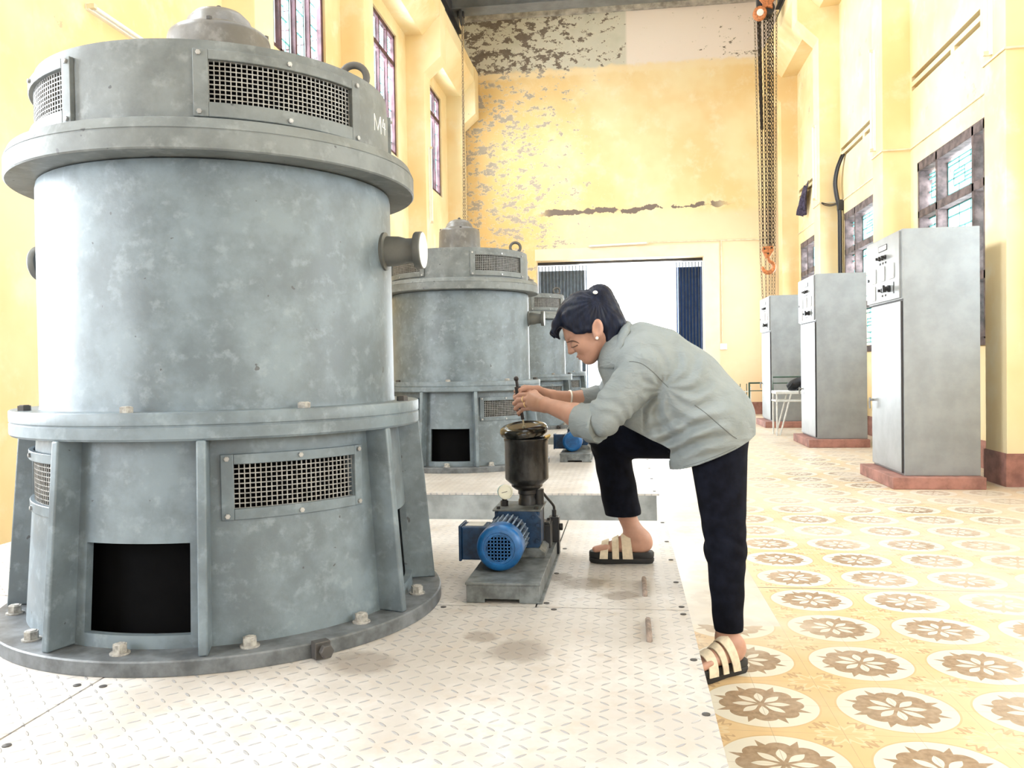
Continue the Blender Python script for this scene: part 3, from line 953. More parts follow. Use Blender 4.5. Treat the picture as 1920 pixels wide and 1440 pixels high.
    mb.build('rotor', 'inside', t)
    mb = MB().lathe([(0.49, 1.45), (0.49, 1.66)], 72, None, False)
    mb.build('shade_liner', 'inside', t)  # same black stand-in for shade behind the upper screens
    # dome cap
    mb = MB().lathe([(0.172, 1.675), (0.171, 1.70), (0.164, 1.872), (0.160, 1.885), (0.150, 1.894), (0.118, 1.904), (0.112, 1.912), (0.100, 1.940), (0.078, 1.962), (0.045, 1.975), (0.0, 1.978)], 72)
    d = mb.build('dome_cap', 'dome', t)
    for a in (15, 105, 195, 285):
        b = MB()
        p = (0.150 * cos(radians(a)), 0.150 * sin(radians(a)), 1.888)
        hexbolt(b, p, (0, 0, 1), 0.010, 0.011)
        b.build('screw', 'bolt_dark', d)
    b = MB().lathe([(0.012, 1.972), (0.012, 1.988), (0.006, 1.995), (0.0, 1.996)], 12)
    b.build('plug', 'bolt_dark', d)
    # lifting eye
    mb = MB()
    ex, ey = 0.452, 0.03
    mb.tube([(ex + 0.0405 * cos(2 * pi * k / 28), ey + 0.006 * cos(2 * pi * k / 28), 1.740 + 0.0405 * sin(2 * pi * k / 28)) for k in range(28)], 0.0118, 12, True)
    mb.lathe([(0.026, 1.676), (0.026, 1.686), (0.016, 1.692), (0.013, 1.702)], 20, Matrix.Translation((ex, ey, 0)))
    mb.build('lifting_eye', 'eye_iron', t)
    # jacking lug at the rim
    a = atan2(2.155 - 2.69, -0.807 + 1.33)
    ml = Matrix.Rotation(a, 4, 'Z') @ Matrix.Translation((0.735, 0, 0))
    mb = MB()
    mb.box((-0.03, -0.022, 0.002), (0.0, 0.022, 0.048), ml)
    mb.lat(ml @ Vector((0.0, 0, 0.028)), ml @ Vector((1, 0, 0.028)), [(0.012, 0), (0.012, 0.012), (0.019, 0.012), (0.019, 0.030), (0, 0.030)], 6)
    mb.build('jacking_lug', 'bolt_dark', t, False, 0.002)
    return t

gen = generator()
for lb, k in (('second grey generator, standing on the platform right behind the pump reservoir', 1),
              ('third grey generator, partly hidden behind the bent woman\'s face and hands', 2),
              ('farthest and smallest grey generator, beside the folding gate', 3)):
    copy_tree(gen, (G_LOC[0], G_LOC[1] + 4.09 * k, G_LOC[2]), lb)
# hand-painted mark on the nearest drum only
def on_drum(a, z): return (0.5505 * cos(radians(a)), 0.5505 * sin(radians(a)), z - PZ)
mb = MB()
for st in ([(-6.8, 1.817), (-6.9, 1.869), (-4.0, 1.824), (-1.3, 1.873), (-0.7, 1.819)], [(2.6, 1.876), (1.2, 1.848), (5.4, 1.851)], [(4.2, 1.868), (4.1, 1.826)]):
    pts = []
    for (a0, z0), (a1, z1) in zip(st, st[1:]):
        for q in range(5):
            pts.append(on_drum(a0 + (a1 - a0) * q / 5, z0 + (z1 - z0) * q / 5))
    pts.append(on_drum(*st[-1]))
    mb.tube(pts, 0.0017, 6)
lt = mb.build('lettering', 'chalk', gen)
lt['label'] = 'white hand-painted M4'

# ------------------------------------------------------------------ folding gates of the back door
def gate(name, x0, x1, n, mat, label):
    t = thing(name, label, 'gate', (x0, YB + 0.42, -0.02))
    mb = MB()
    pts = []
    for i in range(2 * n + 1):
        x = (x1 - x0) * i / (2 * n)
        pts.append((x, -0.045 if i % 2 else 0.045))
    vs, fs = [], []
    for x, y in pts:
        vs += [(x, y, 0.05), (x, y, DZ - 0.16), (x, y + 0.008, DZ - 0.16), (x, y + 0.008, 0.05)]
    for i in range(len(pts) - 1):
        for q in range(4):
            w = (q + 1) % 4
            fs.append((i * 4 + q, i * 4 + w, i * 4 + 4 + w, i * 4 + 4 + q))
    fs += [(0, 1, 2, 3), tuple(4 * (len(pts) - 1) + q for q in (3, 2, 1, 0))]
    mb.raw(vs, fs)
    mb.build('pleated_leaf', mat, t, False)
    mb = MB()
    for i in range(0, 2 * n + 1, 2):
        x = (x1 - x0) * i / (2 * n)
        mb.cyl((x, 0.03, 0.0), (x, 0.03, DZ - 0.05), 0.011, 0.011, 8)
    mb.build('hinge_bar', 'gate_l', t)
    return t
gate('folding_gate', DX0 + 0.01, -0.83, 14, 'gate_l', 'grey-blue pleated folding gate leaf at the left of the back door')
gate('folding_gate', 1.08, DX1 - 0.01, 8, 'gate_r', 'navy pleated folding gate leaf at the right of the back door')
mb = MB()
mb.box((DX0 - 0.1, YB + 0.355, DZ - 0.05), (DX1 + 0.1, YB + 0.49, DZ + 0.02))
struct(mb.build('door_1', 'rail', None, False))    # track in the head of the opening

# ------------------------------------------------------------------ lamps, conduits, cable, cloth
def tube_lamp(p0, p1, out, label):
    p0, p1, out = Vector(p0), Vector(p1), Vector(out).normalized()
    t = thing('fluorescent_lamp', label, 'lamp', p0, 'unlit tube lamps')
    a, b = Vector((0, 0, 0)), p1 - p0
    d = (b - a).normalized()
    mb = MB()
    mb.ribbon([a + out * 0.014, b + out * 0.014], 0.042, 0.028, [out, out])
    mb.build('housing', 'tube', t, False)
    mb = MB()
    mb.cyl(a + d * 0.03 + out * 0.05, b - d * 0.03 + out * 0.05, 0.014, 0.014, 12)
    mb.build('lamp_tube', 'tube', t)
    for q in (a + d * 0.012, b - d * 0.012):
        mb = MB()
        mb.ribbon([q - d * 0.018 + out * 0.042, q + d * 0.018 + out * 0.042], 0.03, 0.055, [out, out])
        mb.build('lamp_holder', 'conduit', t, False)
    return t
tube_lamp((PR, 7.70, 3.63), (PR, 7.70, 4.83), (-1, 0, 0), 'unlit tube lamp on the nearest right-hand pillar, cut by the frame top')
tube_lamp((PR, 11.07, 3.66), (PR, 11.07, 4.90), (-1, 0, 0), 'unlit tube lamp on the pillar behind the nearest cabinet')
tube_lamp((PR, 14.33, 3.68), (PR, 14.33, 4.88), (-1, 0, 0), 'unlit tube lamp on the right pillar beside the hanging cloth')
tube_lamp((PL, 14.33, 3.56), (PL, 14.33, 4.86), (1, 0, 0), 'unlit vertical tube lamp on the left pillar beyond the drum')
tube_lamp((XL, 5.42, 3.58), (XL, 6.64, 3.58), (1, 0, 0), 'unlit tube lamp lying level on the left wall behind the big generator')
tube_lamp((-0.76, YB - 0.012, 3.555), (0.48, YB - 0.012, 3.585), (0, -1, 0), 'unlit tube lamp level above the back door')

def wire(name, pts, r, mat, label, cat, n=8):
    o = MB().tube(pts, r, n).build(name, mat)
    return tag(o, label, cat)
def around_pillar(z, a0, a1, pillars):
    pts = []
    y = a0
    pts.append((XR - 0.008, y, z))
    for yc in pillars:
        pts += [(XR - 0.008, yc - 0.24, z), (PR - 0.01, yc - 0.222, z), (PR - 0.01, yc + 0.222, z), (XR - 0.008, yc + 0.24, z)]
    pts.append((XR - 0.008, a1, z))
    return pts
wire('conduit', around_pillar(3.59, 5.5, 17.85, (7.65, 10.99, 14.34)), 0.010, 'conduit', 'thin pale conduit running along the right wall and round its pillars', 'conduit', 6)
wire('conduit', [(0.5, YB - 0.012, 3.60), (1.97, YB - 0.012, 3.585), (2.9, YB - 0.012, 3.58)], 0.014, 'conduit', 'pale conduit level over the back door, right of its tube lamp', 'conduit', 6)
wire('conduit', [(1.968, YB - 0.012, 3.58), (1.968, YB - 0.012, 1.48)], 0.012, 'conduit', 'thin pale conduit dropping down the back wall to the switch box', 'conduit', 6)
t = thing('switch_box', 'small white switch box on the back wall right of the navy gate', 'switch', (1.99, YB - 0.001, 1.40))
MB().box((-0.07, -0.035, -0.06), (0.07, 0.0, 0.06)).build('box', 'tube', t, False, 0.006)
for q in (-0.03, 0.03):
    MB().box((q - 0.018, -0.043, -0.022), (q + 0.018, -0.034, 0.022)).build('rocker', 'meter', t, False, 0.003)
wire('wall_wire', [(XL + 0.01, 4.82 + 0.012 * sin(k * 1.9) + 0.008 * sin(k * 0.7), 4.2 - 0.11 * k) for k in range(34)], 0.005, 'cable', 'thin dark wavy wire hanging down the left wall', 'wire', 6)
t = thing('cable_bundle', 'black cable bundle dropping from the wall slot beside the second cabinet', 'cable', (XR, 14.0, 0.1))
def smooth(pts, k=6):
    P = [Vector(p) for p in pts]
    out = []
    for i in range(len(P) - 1):
        a, b, c, d = P[max(i - 1, 0)], P[i], P[i + 1], P[min(i + 2, len(P) - 1)]
        for q in range(k):
            s = q / k
            out.append(0.5 * ((2 * b) + (c - a) * s + (2 * a - 5 * b + 4 * c - d) * s * s + (3 * b - a - 3 * c + d) * s ** 3))
    out.append(P[-1])
    return out
cab_path = [(-0.035, -0.20, 4.27), (-0.05, -0.14, 4.22), (-0.085, -0.04, 4.08), (-0.105, 0.01, 3.88), (-0.09, -0.02, 3.66), (-0.055, -0.04, 3.44), (-0.05, -0.04, 2.9), (-0.05, -0.04, 0.15)]
for k, (ox, oy) in enumerate(((0, 0), (0.002, 0.034), (-0.018, 0.016), (0.006, -0.03))):
    w = 1.0 if k != 3 else 0.2
    pts = smooth([(x + ox, y + oy, z - 0.1) for x, y, z in cab_path])
    MB().tube(pts, 0.017, 8).build('cable', 'cable', t)
MB().box((-0.085, -0.085, 3.34), (-0.004, 0.025, 3.50)).build('clamp', 'slot', t, False, 0.01)
MB().tube(smooth([(-0.075, -0.03, 3.46), (-0.16, 0.06, 3.45), (-0.24, 0.085, 3.47), (-0.30, 0.085, 3.49), (-0.26, 0.085, 3.455), (-0.17, 0.06, 3.43), (-0.075, -0.03, 3.44)]), 0.008, 6).build('tie', 'slot', t)
# cloth hanging from the far slot
mb = MB()
nu, nv = 14, 12
vs, fs = [], []
for j in range(nv + 1):
    v = j / nv
    for i in range(nu + 1):
        u = i / nu
        wdt = 0.44 * (1 - 0.55 * v ** 1.4) * (1 if v > 0.1 else 0.85)
        y = 16.46 + (u - 0.5) * 2 * wdt * 0.72 + 0.14 * v
        z = 4.33 - 0.48 * v - 0.06 * (u - 0.5) * 2 * (1 - v) - 0.05 * sin(u * 7)
        x = XR - 0.06 - 0.05 * sin(u * 13 + v * 3) * (0.3 + v) - 0.10 * sin(pi * u) * v
        vs.append((x, y, z))
for j in range(nv):
    for i in range(nu):
        a = j * (nu + 1) + i
        fs.append((a, a + 1, a + nu + 2, a + nu + 1))
mb.raw(vs, fs)
o = mb.build('hanging_cloth', 'cloth_dk')
o.modifiers.new('thick', 'SOLIDIFY').thickness = 0.006
tag(o, 'dark purple cloth hanging from the farthest wall slot', 'cloth')

# ------------------------------------------------------------------ crane: rails, girder, hand chains, chain hoist
def ibeam(mb, xc, y0, y1, z0, h, w, t=0.02):
    mb.box((xc - w / 2, y0, z0), (xc + w / 2, y1, z0 + t))
    mb.box((xc - t / 2, y0, z0 + t), (xc + t / 2, y1, z0 + h - t))
    mb.box((xc - w / 2, y0, z0 + h - t), (xc + w / 2, y1, z0 + h))
RZ = 7.292
mb = MB(); ibeam(mb, -3.13, YF + 0.3, 16.2, RZ, 0.22, 0.16)
tag(mb.build('crane_rail', 'rail', None, False), 'dark steel crane rail along the top of the left beam', 'rail')
mb = MB(); ibeam(mb, 2.86, YF + 0.3, 16.1, RZ, 0.22, 0.16)
tag(mb.build('crane_rail', 'rail', None, False), 'dark steel crane rail along the top of the right beam', 'rail')
GY = 15.4
crane = t = thing('overhead_crane', 'grey girder of the overhead crane spanning the hall under the roof', 'crane', (0, GY, RZ + 0.22))
mb = MB()
mb.box((-3.2, -0.15, 0.06), (2.95, 0.15, 0.46))
mb.box((-3.2, -0.19, 0.055), (2.95, 0.19, 0.075))
mb.build('girder', 'girder', t, False, 0.006)
for x in (-3.13, 2.86):
    mb = MB()
    mb.box((x - 0.07, -0.55, 0.02), (x + 0.07, 0.55, 0.2))
    mb.build('end_carriage', 'rail', t, False, 0.01)
    for y in (-0.42, 0.42):
        MB().cyl((x - 0.035, y, 0.056), (x + 0.035, y, 0.056), 0.055, 0.055, 20).build('wheel', 'rail', t)
mb = MB()
mb.cyl((-2.93, 0.0, -0.02), (-2.89, 0.0, -0.02), 0.16, 0.16, 28)
mb.box((-2.99, -0.05, -0.03), (-2.86, 0.05, 0.2))
mb.build('hand_wheel', 'rail', t)

def chain_links(mb, p0, p1, L, w, r, seg=8):
    """real links: alternate ovals from p0 to p1"""
    p0, p1 = Vector(p0), Vector(p1)
    d = p1 - p0
    n = max(2, int(d.length / L))
    ax = d.normalized()
    s = ax.orthogonal().normalized()
    q = ax.cross(s)
    for i in range(n):
        c = p0 + d * ((i + 0.5) / n)
        side = s if i % 2 else q
        pts = []
        for k in range(seg):
            a = 2 * pi * k / seg
            pts.append(c + ax * (cos(a) * L * 0.66) + side * (sin(a) * w))
        mb.tube(pts, r, 4, True)
for x, lb in ((-2.965, 'thin crane hand chain at the left, the one nearer the wall'), (-2.905, 'thin crane hand chain at the left, the one nearer the door')):
    mb = MB(); chain_links(mb, (x + (0.07 if x < -2.93 else 0), 0, 7.48 - RZ - 0.22), (x, 0, 1.5 - RZ - 0.22), 0.055, 0.017, 0.0055, 6)
    mb.build('hand_chain', 'chain_lt', crane)

HX = 2.50
t = thing('chain_hoist', 'orange chain hoist with its bundle of chains hanging above the far cabinet', 'hoist', (HX, GY, 7.0))
mb = MB()
mb.box((-0.16, -0.05, 0.28), (0.12, 0.05, 0.50))
mb.build('trolley', 'rail', t, False, 0.01)
mb = MB()
mb.lat((-0.13, -0.22, 0.10), (-0.16, -1.0, 0.0), [(0.06, -0.16), (0.115, -0.13), (0.115, -0.02), (0.10, 0.0), (0, 0.0)], 28)
hd = mb.build('hoist_wheel', 'orange', t)
mb = MB()
mb.lat((-0.13, -0.221, 0.10), (-0.16, -1.0, 0.0), [(0.058, 0), (0.058, 0.006), (0, 0.006)], 24)
mb.build('wheel_cap', 'meter', hd)
mb = MB()
star = []
for k in range(10):
    a = 2 * pi * k / 10 + 0.3
    r = 0.15 if k % 2 == 0 else 0.085
    star.append((0.0 + r * cos(a), 0.29 + r * sin(a)))
mb.prism(star, 'y', -0.20, -0.15)
mb.build('side_plate', 'orange', t, False, 0.008)
mb = MB()
mb.cyl((0.02, -0.15, 0.2), (0.02, 0.12, 0.2), 0.11, 0.11, 20)
mb.build('hoist_body', 'rail', t)
# load chains down to the hook block, slack chains gathered left
hb = 3.10 - 7.0
for x0, y0, x1, y1 in ((-0.10, 0, -0.085, 0), (-0.025, 0.02, -0.02, 0.02), (0.025, -0.02, 0.02, -0.02), (0.075, 0.02, 0.045, 0.03), (0.115, 0, 0.085, 0)):
    mb = MB(); chain_links(mb, (x0, y0, 0.15), (x1, y1, hb), 0.062, 0.021, 0.0085, 6)
    mb.build('load_chain', 'chain', t)
for k in range(3):
    mb = MB(); chain_links(mb, (-0.145 + 0.022 * k, 0.03 * (k - 1), 0.10), (-0.10 + 0.012 * k, 0.02 * (k - 1), -1.85), 0.062, 0.021, 0.0085, 6)
    mb.build('slack_chain', 'chain', t)
for x0, x1, z0, z1 in ((-0.185, -0.125, 0.2, -4.05), (0.19, 0.125, 0.2, -4.05), (-0.125, -0.07, -4.05, -5.4), (-0.04, -0.03, -4.1, -5.4), (0.03, 0.01, -4.1, -5.4), (0.08, 0.05, -4.05, -5.4), (0.125, 0.09, -4.05, -5.4)):
    mb = MB(); chain_links(mb, (x0, 0.05, z0), (x1, 0.05, z1), 0.055, 0.017, 0.0058, 6)
    mb.build('pull_chain', 'chain_lt', t)
mb = MB()
mb.prism([(-0.105, 3.09 - 7), (0.075, 3.10 - 7), (0.085, 3.02 - 7), (0.01, 2.90 - 7), (-0.05, 2.89 - 7), (-0.115, 3.03 - 7)], 'y', -0.07, -0.05)
mb.prism([(-0.095, 3.09 - 7), (0.085, 3.10 - 7), (0.095, 3.02 - 7), (0.02, 2.90 - 7), (-0.04, 2.89 - 7), (-0.105, 3.03 - 7)], 'y', 0.03, 0.05)
hbk = mb.build('hook_block', 'orange', t, False, 0.006)
mb = MB()
for x, z in ((-0.075, 3.05 - 7), (0.045, 3.065 - 7), (-0.015, 2.965 - 7)):
    mb.cyl((x, -0.085, z), (x, 0.06, z), 0.017, 0.017, 10)
mb.build('pin', 'chain', hbk)
mb = MB()
pts, rr = [], []
hc = Vector((-0.005, -0.02, 2.735 - 7))
pts += [Vector((0.0, -0.02, 2.92 - 7)), Vector((0.0, -0.02, 2.87 - 7))]; rr += [0.024, 0.024]
for k in range(18):
    a = radians(75 - 262 * k / 17)
    pts.append(hc + Vector((cos(a), 0, sin(a))) * 0.098)
    rr.append(0.028 + 0.012 * sin(pi * k / 17))
rr[-1] = 0.012
mb.tube(pts, rr, 10)
mb.build('hook', 'orange', t)

# ------------------------------------------------------------------ switch cabinets on red plinths
def cabinet(loc, label, plinth_label):
    x, y = loc
    t0 = tag(MB().box((-0.12, -0.10, 0), (0.60, 0.90, 0.099)).build('plinth', 'redbase', None, False, 0.006), plinth_label, 'plinth', 'red plinths of the cabinets')
    t0.location = (x, y, 0)
    t = thing('switch_cabinet', label, 'cabinet', (x, y, 0.10), 'grey switch cabinets')
    w, d, h = 0.595, 0.87, 2.045
    mb = MB().box((0, 0, 0), (w, d, h))
    mb.build('body', 'cab', t, False, 0.004)
    mb = MB().box((0.0, d - 0.01, 1.463), (w - 0.01, d + 0.11, h - 0.002)).box((-0.008, 0.001, 1.466), (0.01, d + 0.10, h - 0.001))
    mb.build('head_box', 'cab', t, False, 0.004)
    MB().box((-0.0015, 0.004, 1.451), (0.01, d - 0.004, 1.468)).build('gap', 'cab_dk', t, False)
    dr = MB().box((-0.018, 0.022, 0.02), (-0.001, d - 0.01, 1.450)).build('door', 'cab', t, False, 0.003)
    MB().box((-0.0165, 0.014, 0.02), (-0.001, 0.022, 1.45)).build('door_gap', 'cab_dk', dr, False)
    mb = MB()
    mb.cyl((-0.017, d - 0.06, 0.60), (-0.05, d - 0.06, 0.60), 0.011, 0.011, 10)
    mb.tube([(-0.05, d - 0.06, 0.62), (-0.055, d - 0.06, 0.58), (-0.05, d - 0.055, 0.52)], 0.009, 8)
    mb.build('handle', 'bolt_steel', dr)
    dr2 = MB().box((-0.024, 0.03, 1.478), (-0.005, d + 0.10, h - 0.012)).build('panel_door', 'cab', t, False, 0.003)
    X = -0.024
    MB().box((X - 0.004, 0.36, 1.925), (X, 0.58, 1.965)).build('name_plate', 'meter', dr2, False, 0.001)
    fr = MB()
    for a, b, c_, e in ((0.355, 0.585, 1.920, 1.925), (0.355, 0.585, 1.965, 1.970), (0.355, 0.360, 1.92, 1.97), (0.58, 0.585, 1.92, 1.97)):
        fr.box((X - 0.005, a, c_), (X, b, e))
    fr.build('plate_frame', 'cab_dk', dr2, False)
    for yy in (0.39, 0.47, 0.55):
        mb = MB(); mb.lat((X, yy, 1.86), (-1, yy, 1.86), [(0.019, 0), (0.019, 0.012), (0.014, 0.016), (0.012, 0.04), (0, 0.042)], 14)
        mb.build('indicator', 'knob', dr2)
        MB().box((X - 0.002, yy - 0.016, 1.805), (X, yy + 0.016, 1.822)).build('small_label', 'slot', dr2, False)
    for yy, z0 in ((0.16, 1.655), (0.42, 1.655), (0.68, 1.655), (0.70, 1.50)):
        MB().box((X - 0.008, yy, z0), (X, yy + 0.13, z0 + 0.13)).build('meter', 'meter', dr2, False, 0.004)
    for yy in (0.40, 0.49):
        mb = MB(); mb.lat((X, yy, 1.575), (-1, yy, 1.575), [(0.02, 0), (0.02, 0.012), (0.013, 0.016), (0.013, 0.04), (0, 0.042)], 14)
        mb.build('push_button', 'knob', dr2)
        MB().box((X - 0.002, yy - 0.016, 1.52), (X, yy + 0.016, 1.537)).build('small_label', 'slot', dr2, False)
    mb = MB()
    mb.lat((X, 0.28, 1.575), (-1, 0.28, 1.575), [(0.03, 0), (0.03, 0.02), (0.02, 0.024), (0.02, 0.05), (0, 0.052)], 16)
    mb.box((X - 0.062, 0.265, 1.545), (X - 0.046, 0.295, 1.605))
    mb.build('rotary_switch', 'knob', dr2)
    MB().box((X - 0.004, 0.165, 1.525), (X, 0.18, 1.625)).build('switch_plate', 'knob', dr2, False)
    MB().cyl((X, d + 0.05, 1.70), (X - 0.008, d + 0.05, 1.70), 0.014, 0.014, 12).build('lock', 'knob', dr2)
    return t
cabinet((2.275, 7.37), 'nearest grey switch cabinet, at the right before the pillar', 'red plinth under the nearest switch cabinet')
cabinet((2.335, 10.88), 'middle grey switch cabinet, behind the nearest one', 'red plinth under the middle switch cabinet')
cabinet((2.335, 14.18), 'farthest grey switch cabinet, behind the white bench', 'red plinth under the farthest switch cabinet')

# white bench with a black bag between the farther cabinets
t = thing('bench', 'white metal bench standing between the two farther cabinets', 'bench', (2.12, 12.55, 0))
mb = MB().box((0, 0, 0.60), (1.1, 0.36, 0.645))
mb.build('seat', 'white_m', t, False, 0.008)
mb = MB()
for y in (0.02, 0.34):
    mb.cyl((0.0, y, 0.50), (1.1, y, 0.50), 0.014, 0.014, 8)
mb.cyl((0.01, 0.02, 0.50), (0.01, 0.34, 0.50), 0.013, 0.013, 8)
mb.build('stretcher', 'white_m', t)
for x, dx in ((0.02, 0.0), (0.22, -0.16), (0.5, 0.14), (0.9, 0.1), (1.08, 0.0)):
    for y in (0.02, 0.34):
        mb = MB().cyl((x, y, 0.61), (x + dx, y, 0.0), 0.012, 0.012, 8)
        mb.build('leg', 'white_m', t)
mb = MB()
mb.tube([(0.02, 0.34, 0.62), (0.02, 0.345, 0.84), (1.08, 0.345, 0.84), (1.08, 0.34, 0.62)], 0.011, 8)
mb.cyl((0.02, 0.345, 0.75), (1.08, 0.345, 0.75), 0.008, 0.008, 8)
mb.build('back_rail', 'green', t)
mb = MB()
rnd = random.Random(3)
nu, nv = 18, 10
vs, fs = [], []
for j in range(nv + 1):
    ph = pi * j / nv
    for i in range(nu):
        a = 2 * pi * i / nu
        k = 1 + 0.16 * sin(3 * a + 2 * ph) + 0.10 * sin(5 * a + 1 + ph * 3)
        vs.append((0.20 * k * sin(ph) * cos(a), 0.13 * k * sin(ph) * sin(a), max(-0.075, 0.10 * cos(ph) * (1 + 0.22 * sin(2 * a)))))
for j in range(nv):
    for i in range(nu):
        w = (i + 1) % nu
        fs.append((j * nu + i, (j + 1) * nu + i, (j + 1) * nu + w, j * nu + w))
mb.raw(vs, fs)
t = thing('bag', 'black bag lying on the white bench', 'bag', (2.51, 12.72, 0.722))
mb.build('bag_body', 'bag', t)
MB().tube(smooth([(-0.12, -0.06, 0.05), (-0.17, -0.12, 0.0), (-0.20, -0.11, -0.06), (-0.10, -0.14, -0.065), (-0.02, -0.11, 0.0)]), 0.009, 6).build('strap', 'bag', t)

# green railing and the barred gate before the far wall
t = thing('railing', 'dark green tube railing with a post left of the farthest cabinet', 'railing', (2.20, 15.75, 0))
mb = MB()
mb.cyl((0, 0, 0), (0, 0, 0.70), 0.016, 0.016, 12)
mb.build('post', 'green', t)
MB().cyl((0, 0, 0.69), (0.9, 0, 0.69), 0.015, 0.015, 10).build('top_rail', 'green', t)
MB().cyl((0, 0, 0.55), (0.9, 0, 0.55), 0.008, 0.008, 8).build('middle_rail', 'green', t)
MB().cyl((0.9, 0, 0), (0.9, 0, 0.70), 0.016, 0.016, 12).build('post', 'green', t)
t = thing('barred_panel', 'low barred panel of thin upright bars left of the green post', 'railing', (1.55, 16.6, 0))
for k in range(20):
    x = 0.04 * k
    MB().cyl((x, 0, 0.06), (x, 0, 0.53 if k % 3 else 0.66), 0.008, 0.008, 6).build('bar', 'green', t)
MB().box((-0.02, -0.008, 0.50), (0.80, 0.008, 0.52)).build('rail', 'white_m', t, False)
MB().box((-0.02, -0.008, 0.05), (0.80, 0.008, 0.07)).build('rail', 'white_m', t, False)
for x in (-0.02, 0.79):
    MB().box((x - 0.01, -0.01, 0.0), (x + 0.01, 0.01, 0.60)).build('post', 'white_m', t, False)

# ------------------------------------------------------------------ grease pumps
P_LOC = (-0.414, 2.735, PZ + 0.001)
def pump():
    t = thing('grease_pump', 'blue motor grease pump with black reservoir, under the woman\'s hands', 'pump', P_LOC, 'grease pumps')
    # channel pedestal, open at the front foot
    mb = MB()
    mb.box((-0.125, 0.0, 0.058), (0.125, 0.78, 0.066))
    mb.box((-0.121, 0.004, 0.0), (-0.113, 0.776, 0.058)); mb.box((0.113, 0.004, 0.0), (0.121, 0.776, 0.058))
    mb.box((-0.121, 0.003, 0.012), (0.121, 0.010, 0.058))
    mb.box((-0.121, 0.002, 0.0), (-0.06, 0.010, 0.058)); mb.box((0.055, 0.002, 0.0), (0.121, 0.010, 0.058))
    mb.box((-0.121, 0.77, 0.0), (0.121, 0.776, 0.058))
    mb.box((0.113, 0.0, 0.0), (0.132, 0.78, 0.005))
    mb.build('pedestal', 'ped', t, False, 0.0015)
    # gearbox: blue block with chamfered flange plate and foot
    mb = MB()
    mb.prism([(-0.092, 0.118), (-0.070, 0.098), (0.078, 0.098), (0.092, 0.118), (0.092, 0.205), (0.070, 0.236), (-0.070, 0.236), (-0.092, 0.205)], 'y', 0.392, 0.408)
    gb = mb.build('gearbox', 'blue_dk', t, False, 0.003)
    mb = MB()
    mb.box((-0.086, 0.40, 0.10), (0.086, 0.56, 0.236))
    mb.build('gear_case', 'blue_dk', gb, False, 0.006)
    mb = MB()
    mb.prism([(-0.10, 0.066), (-0.10, 0.084), (-0.085, 0.10), (0.085, 0.10), (0.105, 0.084), (0.105, 0.066)], 'y', 0.375, 0.56)
    mb.build('foot', 'ped', gb, False, 0.002)
    mb = MB().box((-0.092, 0.392, 0.235), (0.092, 0.60, 0.242))
    mb.build('top_plate', 'ped', gb, False, 0.002)
    for x, z in ((-0.068, 0.215), (0.062, 0.215), (0.078, 0.185), (-0.075, 0.13), (0.075, 0.125)):
        b = MB(); hexbolt(b, (x, 0.393, z), (0, -1, 0), 0.008, 0.008); b.build('screw', 'blue_dk', gb)
    for x, y in ((-0.072, 0.41), (0.072, 0.41), (-0.072, 0.58)):
        b = MB(); hexbolt(b, (x, y, 0.241), (0, 0, 1), 0.0075, 0.009); b.build('screw', 'iron', gb)
    # motor
    cx, cz = -0.030, 0.1505
    A, B_ = Vector((cx, 0.40, cz)), Vector((cx, -1, cz))
    A2 = Vector((cx, 0.321, cz))
    mb = MB()
    mb.lat(A, B_, [(0.055, -0.002), (0.072, 0.0), (0.072, 0.012), (0.060, 0.02), (0.060, 0.205), (0.05, 0.21)], 40)
    mo = mb.build('motor_body', 'blue_dk', t)
    mb = MB()
    for k in range(26):
        a = 2 * pi * k / 26
        mt = Matrix.Translation((cx, 0, cz)) @ Matrix.Rotation(a, 4, 'Y')
        mb.box((-0.0022, 0.205, 0.056), (0.0022, 0.375, 0.079), mt)
    mb.build('cooling_fin', 'fin', mo, False)
    mb = MB()
    prof = [(0.0755, 0.105), (0.0805, 0.107), (0.0812, 0.165), (0.079, 0.176), (0.072, 0.183), (0.0605, 0.186), (0.056, 0.186), (0.054, 0.182), (0.053, 0.182)]
    mb.lat(A2, B_, prof + [(0.052, 0.176), (0.070, 0.170), (0.073, 0.105)], 56)
    fc = mb.build('fan_cover', 'blue', mo)
    # guard: slotted disc
    mb = MB()
    s = 0.0118
    yy0, yy1 = 0.321 - 0.1835, 0.321 - 0.1805
    for i in range(-5, 6):
        for axis in (0, 1):
            h = (i + 0.5) * s - s / 2 if False else (i + 0.5) * s
            lim = sqrt(max(0, 0.0465 ** 2 - h * h))
            if lim < 0.008 or abs(h) > 0.046: continue
            if axis: mb.box((cx + h - 0.0019, yy0, cz - lim), (cx + h + 0.0019, yy1, cz + lim))
            else: mb.box((cx - lim, yy0, cz + h - 0.0019), (cx + lim, yy1, cz + h + 0.0019))
    mb.lat(A2, B_, [(0.0455, 0.1800), (0.0545, 0.1800), (0.0545, 0.1835), (0.0455, 0.1835), (0.0455, 0.1800)], 48)
    mb.build('fan_guard', 'blue', fc, False)
    MB().lat(A2, B_, [(0.054, 0.168), (0.054, 0.170), (0.0, 0.170)], 40).build('guard_gap', 'blackhole', fc)
    b = MB(); hexbolt(b, (cx - 0.006, 0.175, cz - 0.0785), (0, 0, -1), 0.005, 0.006); b.build('screw', 'blue_dk', fc)
    # terminal box on the left side
    mb = MB()
    mb.box((-0.184, 0.245, 0.084), (cx - 0.058, 0.355, 0.204))
    tb = mb.build('terminal_box', 'blue_dk', mo, False, 0.006)
    MB().box((-0.193, 0.241, 0.080), (-0.183, 0.359, 0.208)).build('box_lid', 'blue_dk', tb, False, 0.003)
    MB().box((-0.172, 0.265, 0.2038), (-0.105, 0.338, 0.206)).build('rating_plate', 'plate_lbl', tb, False, 0.001)
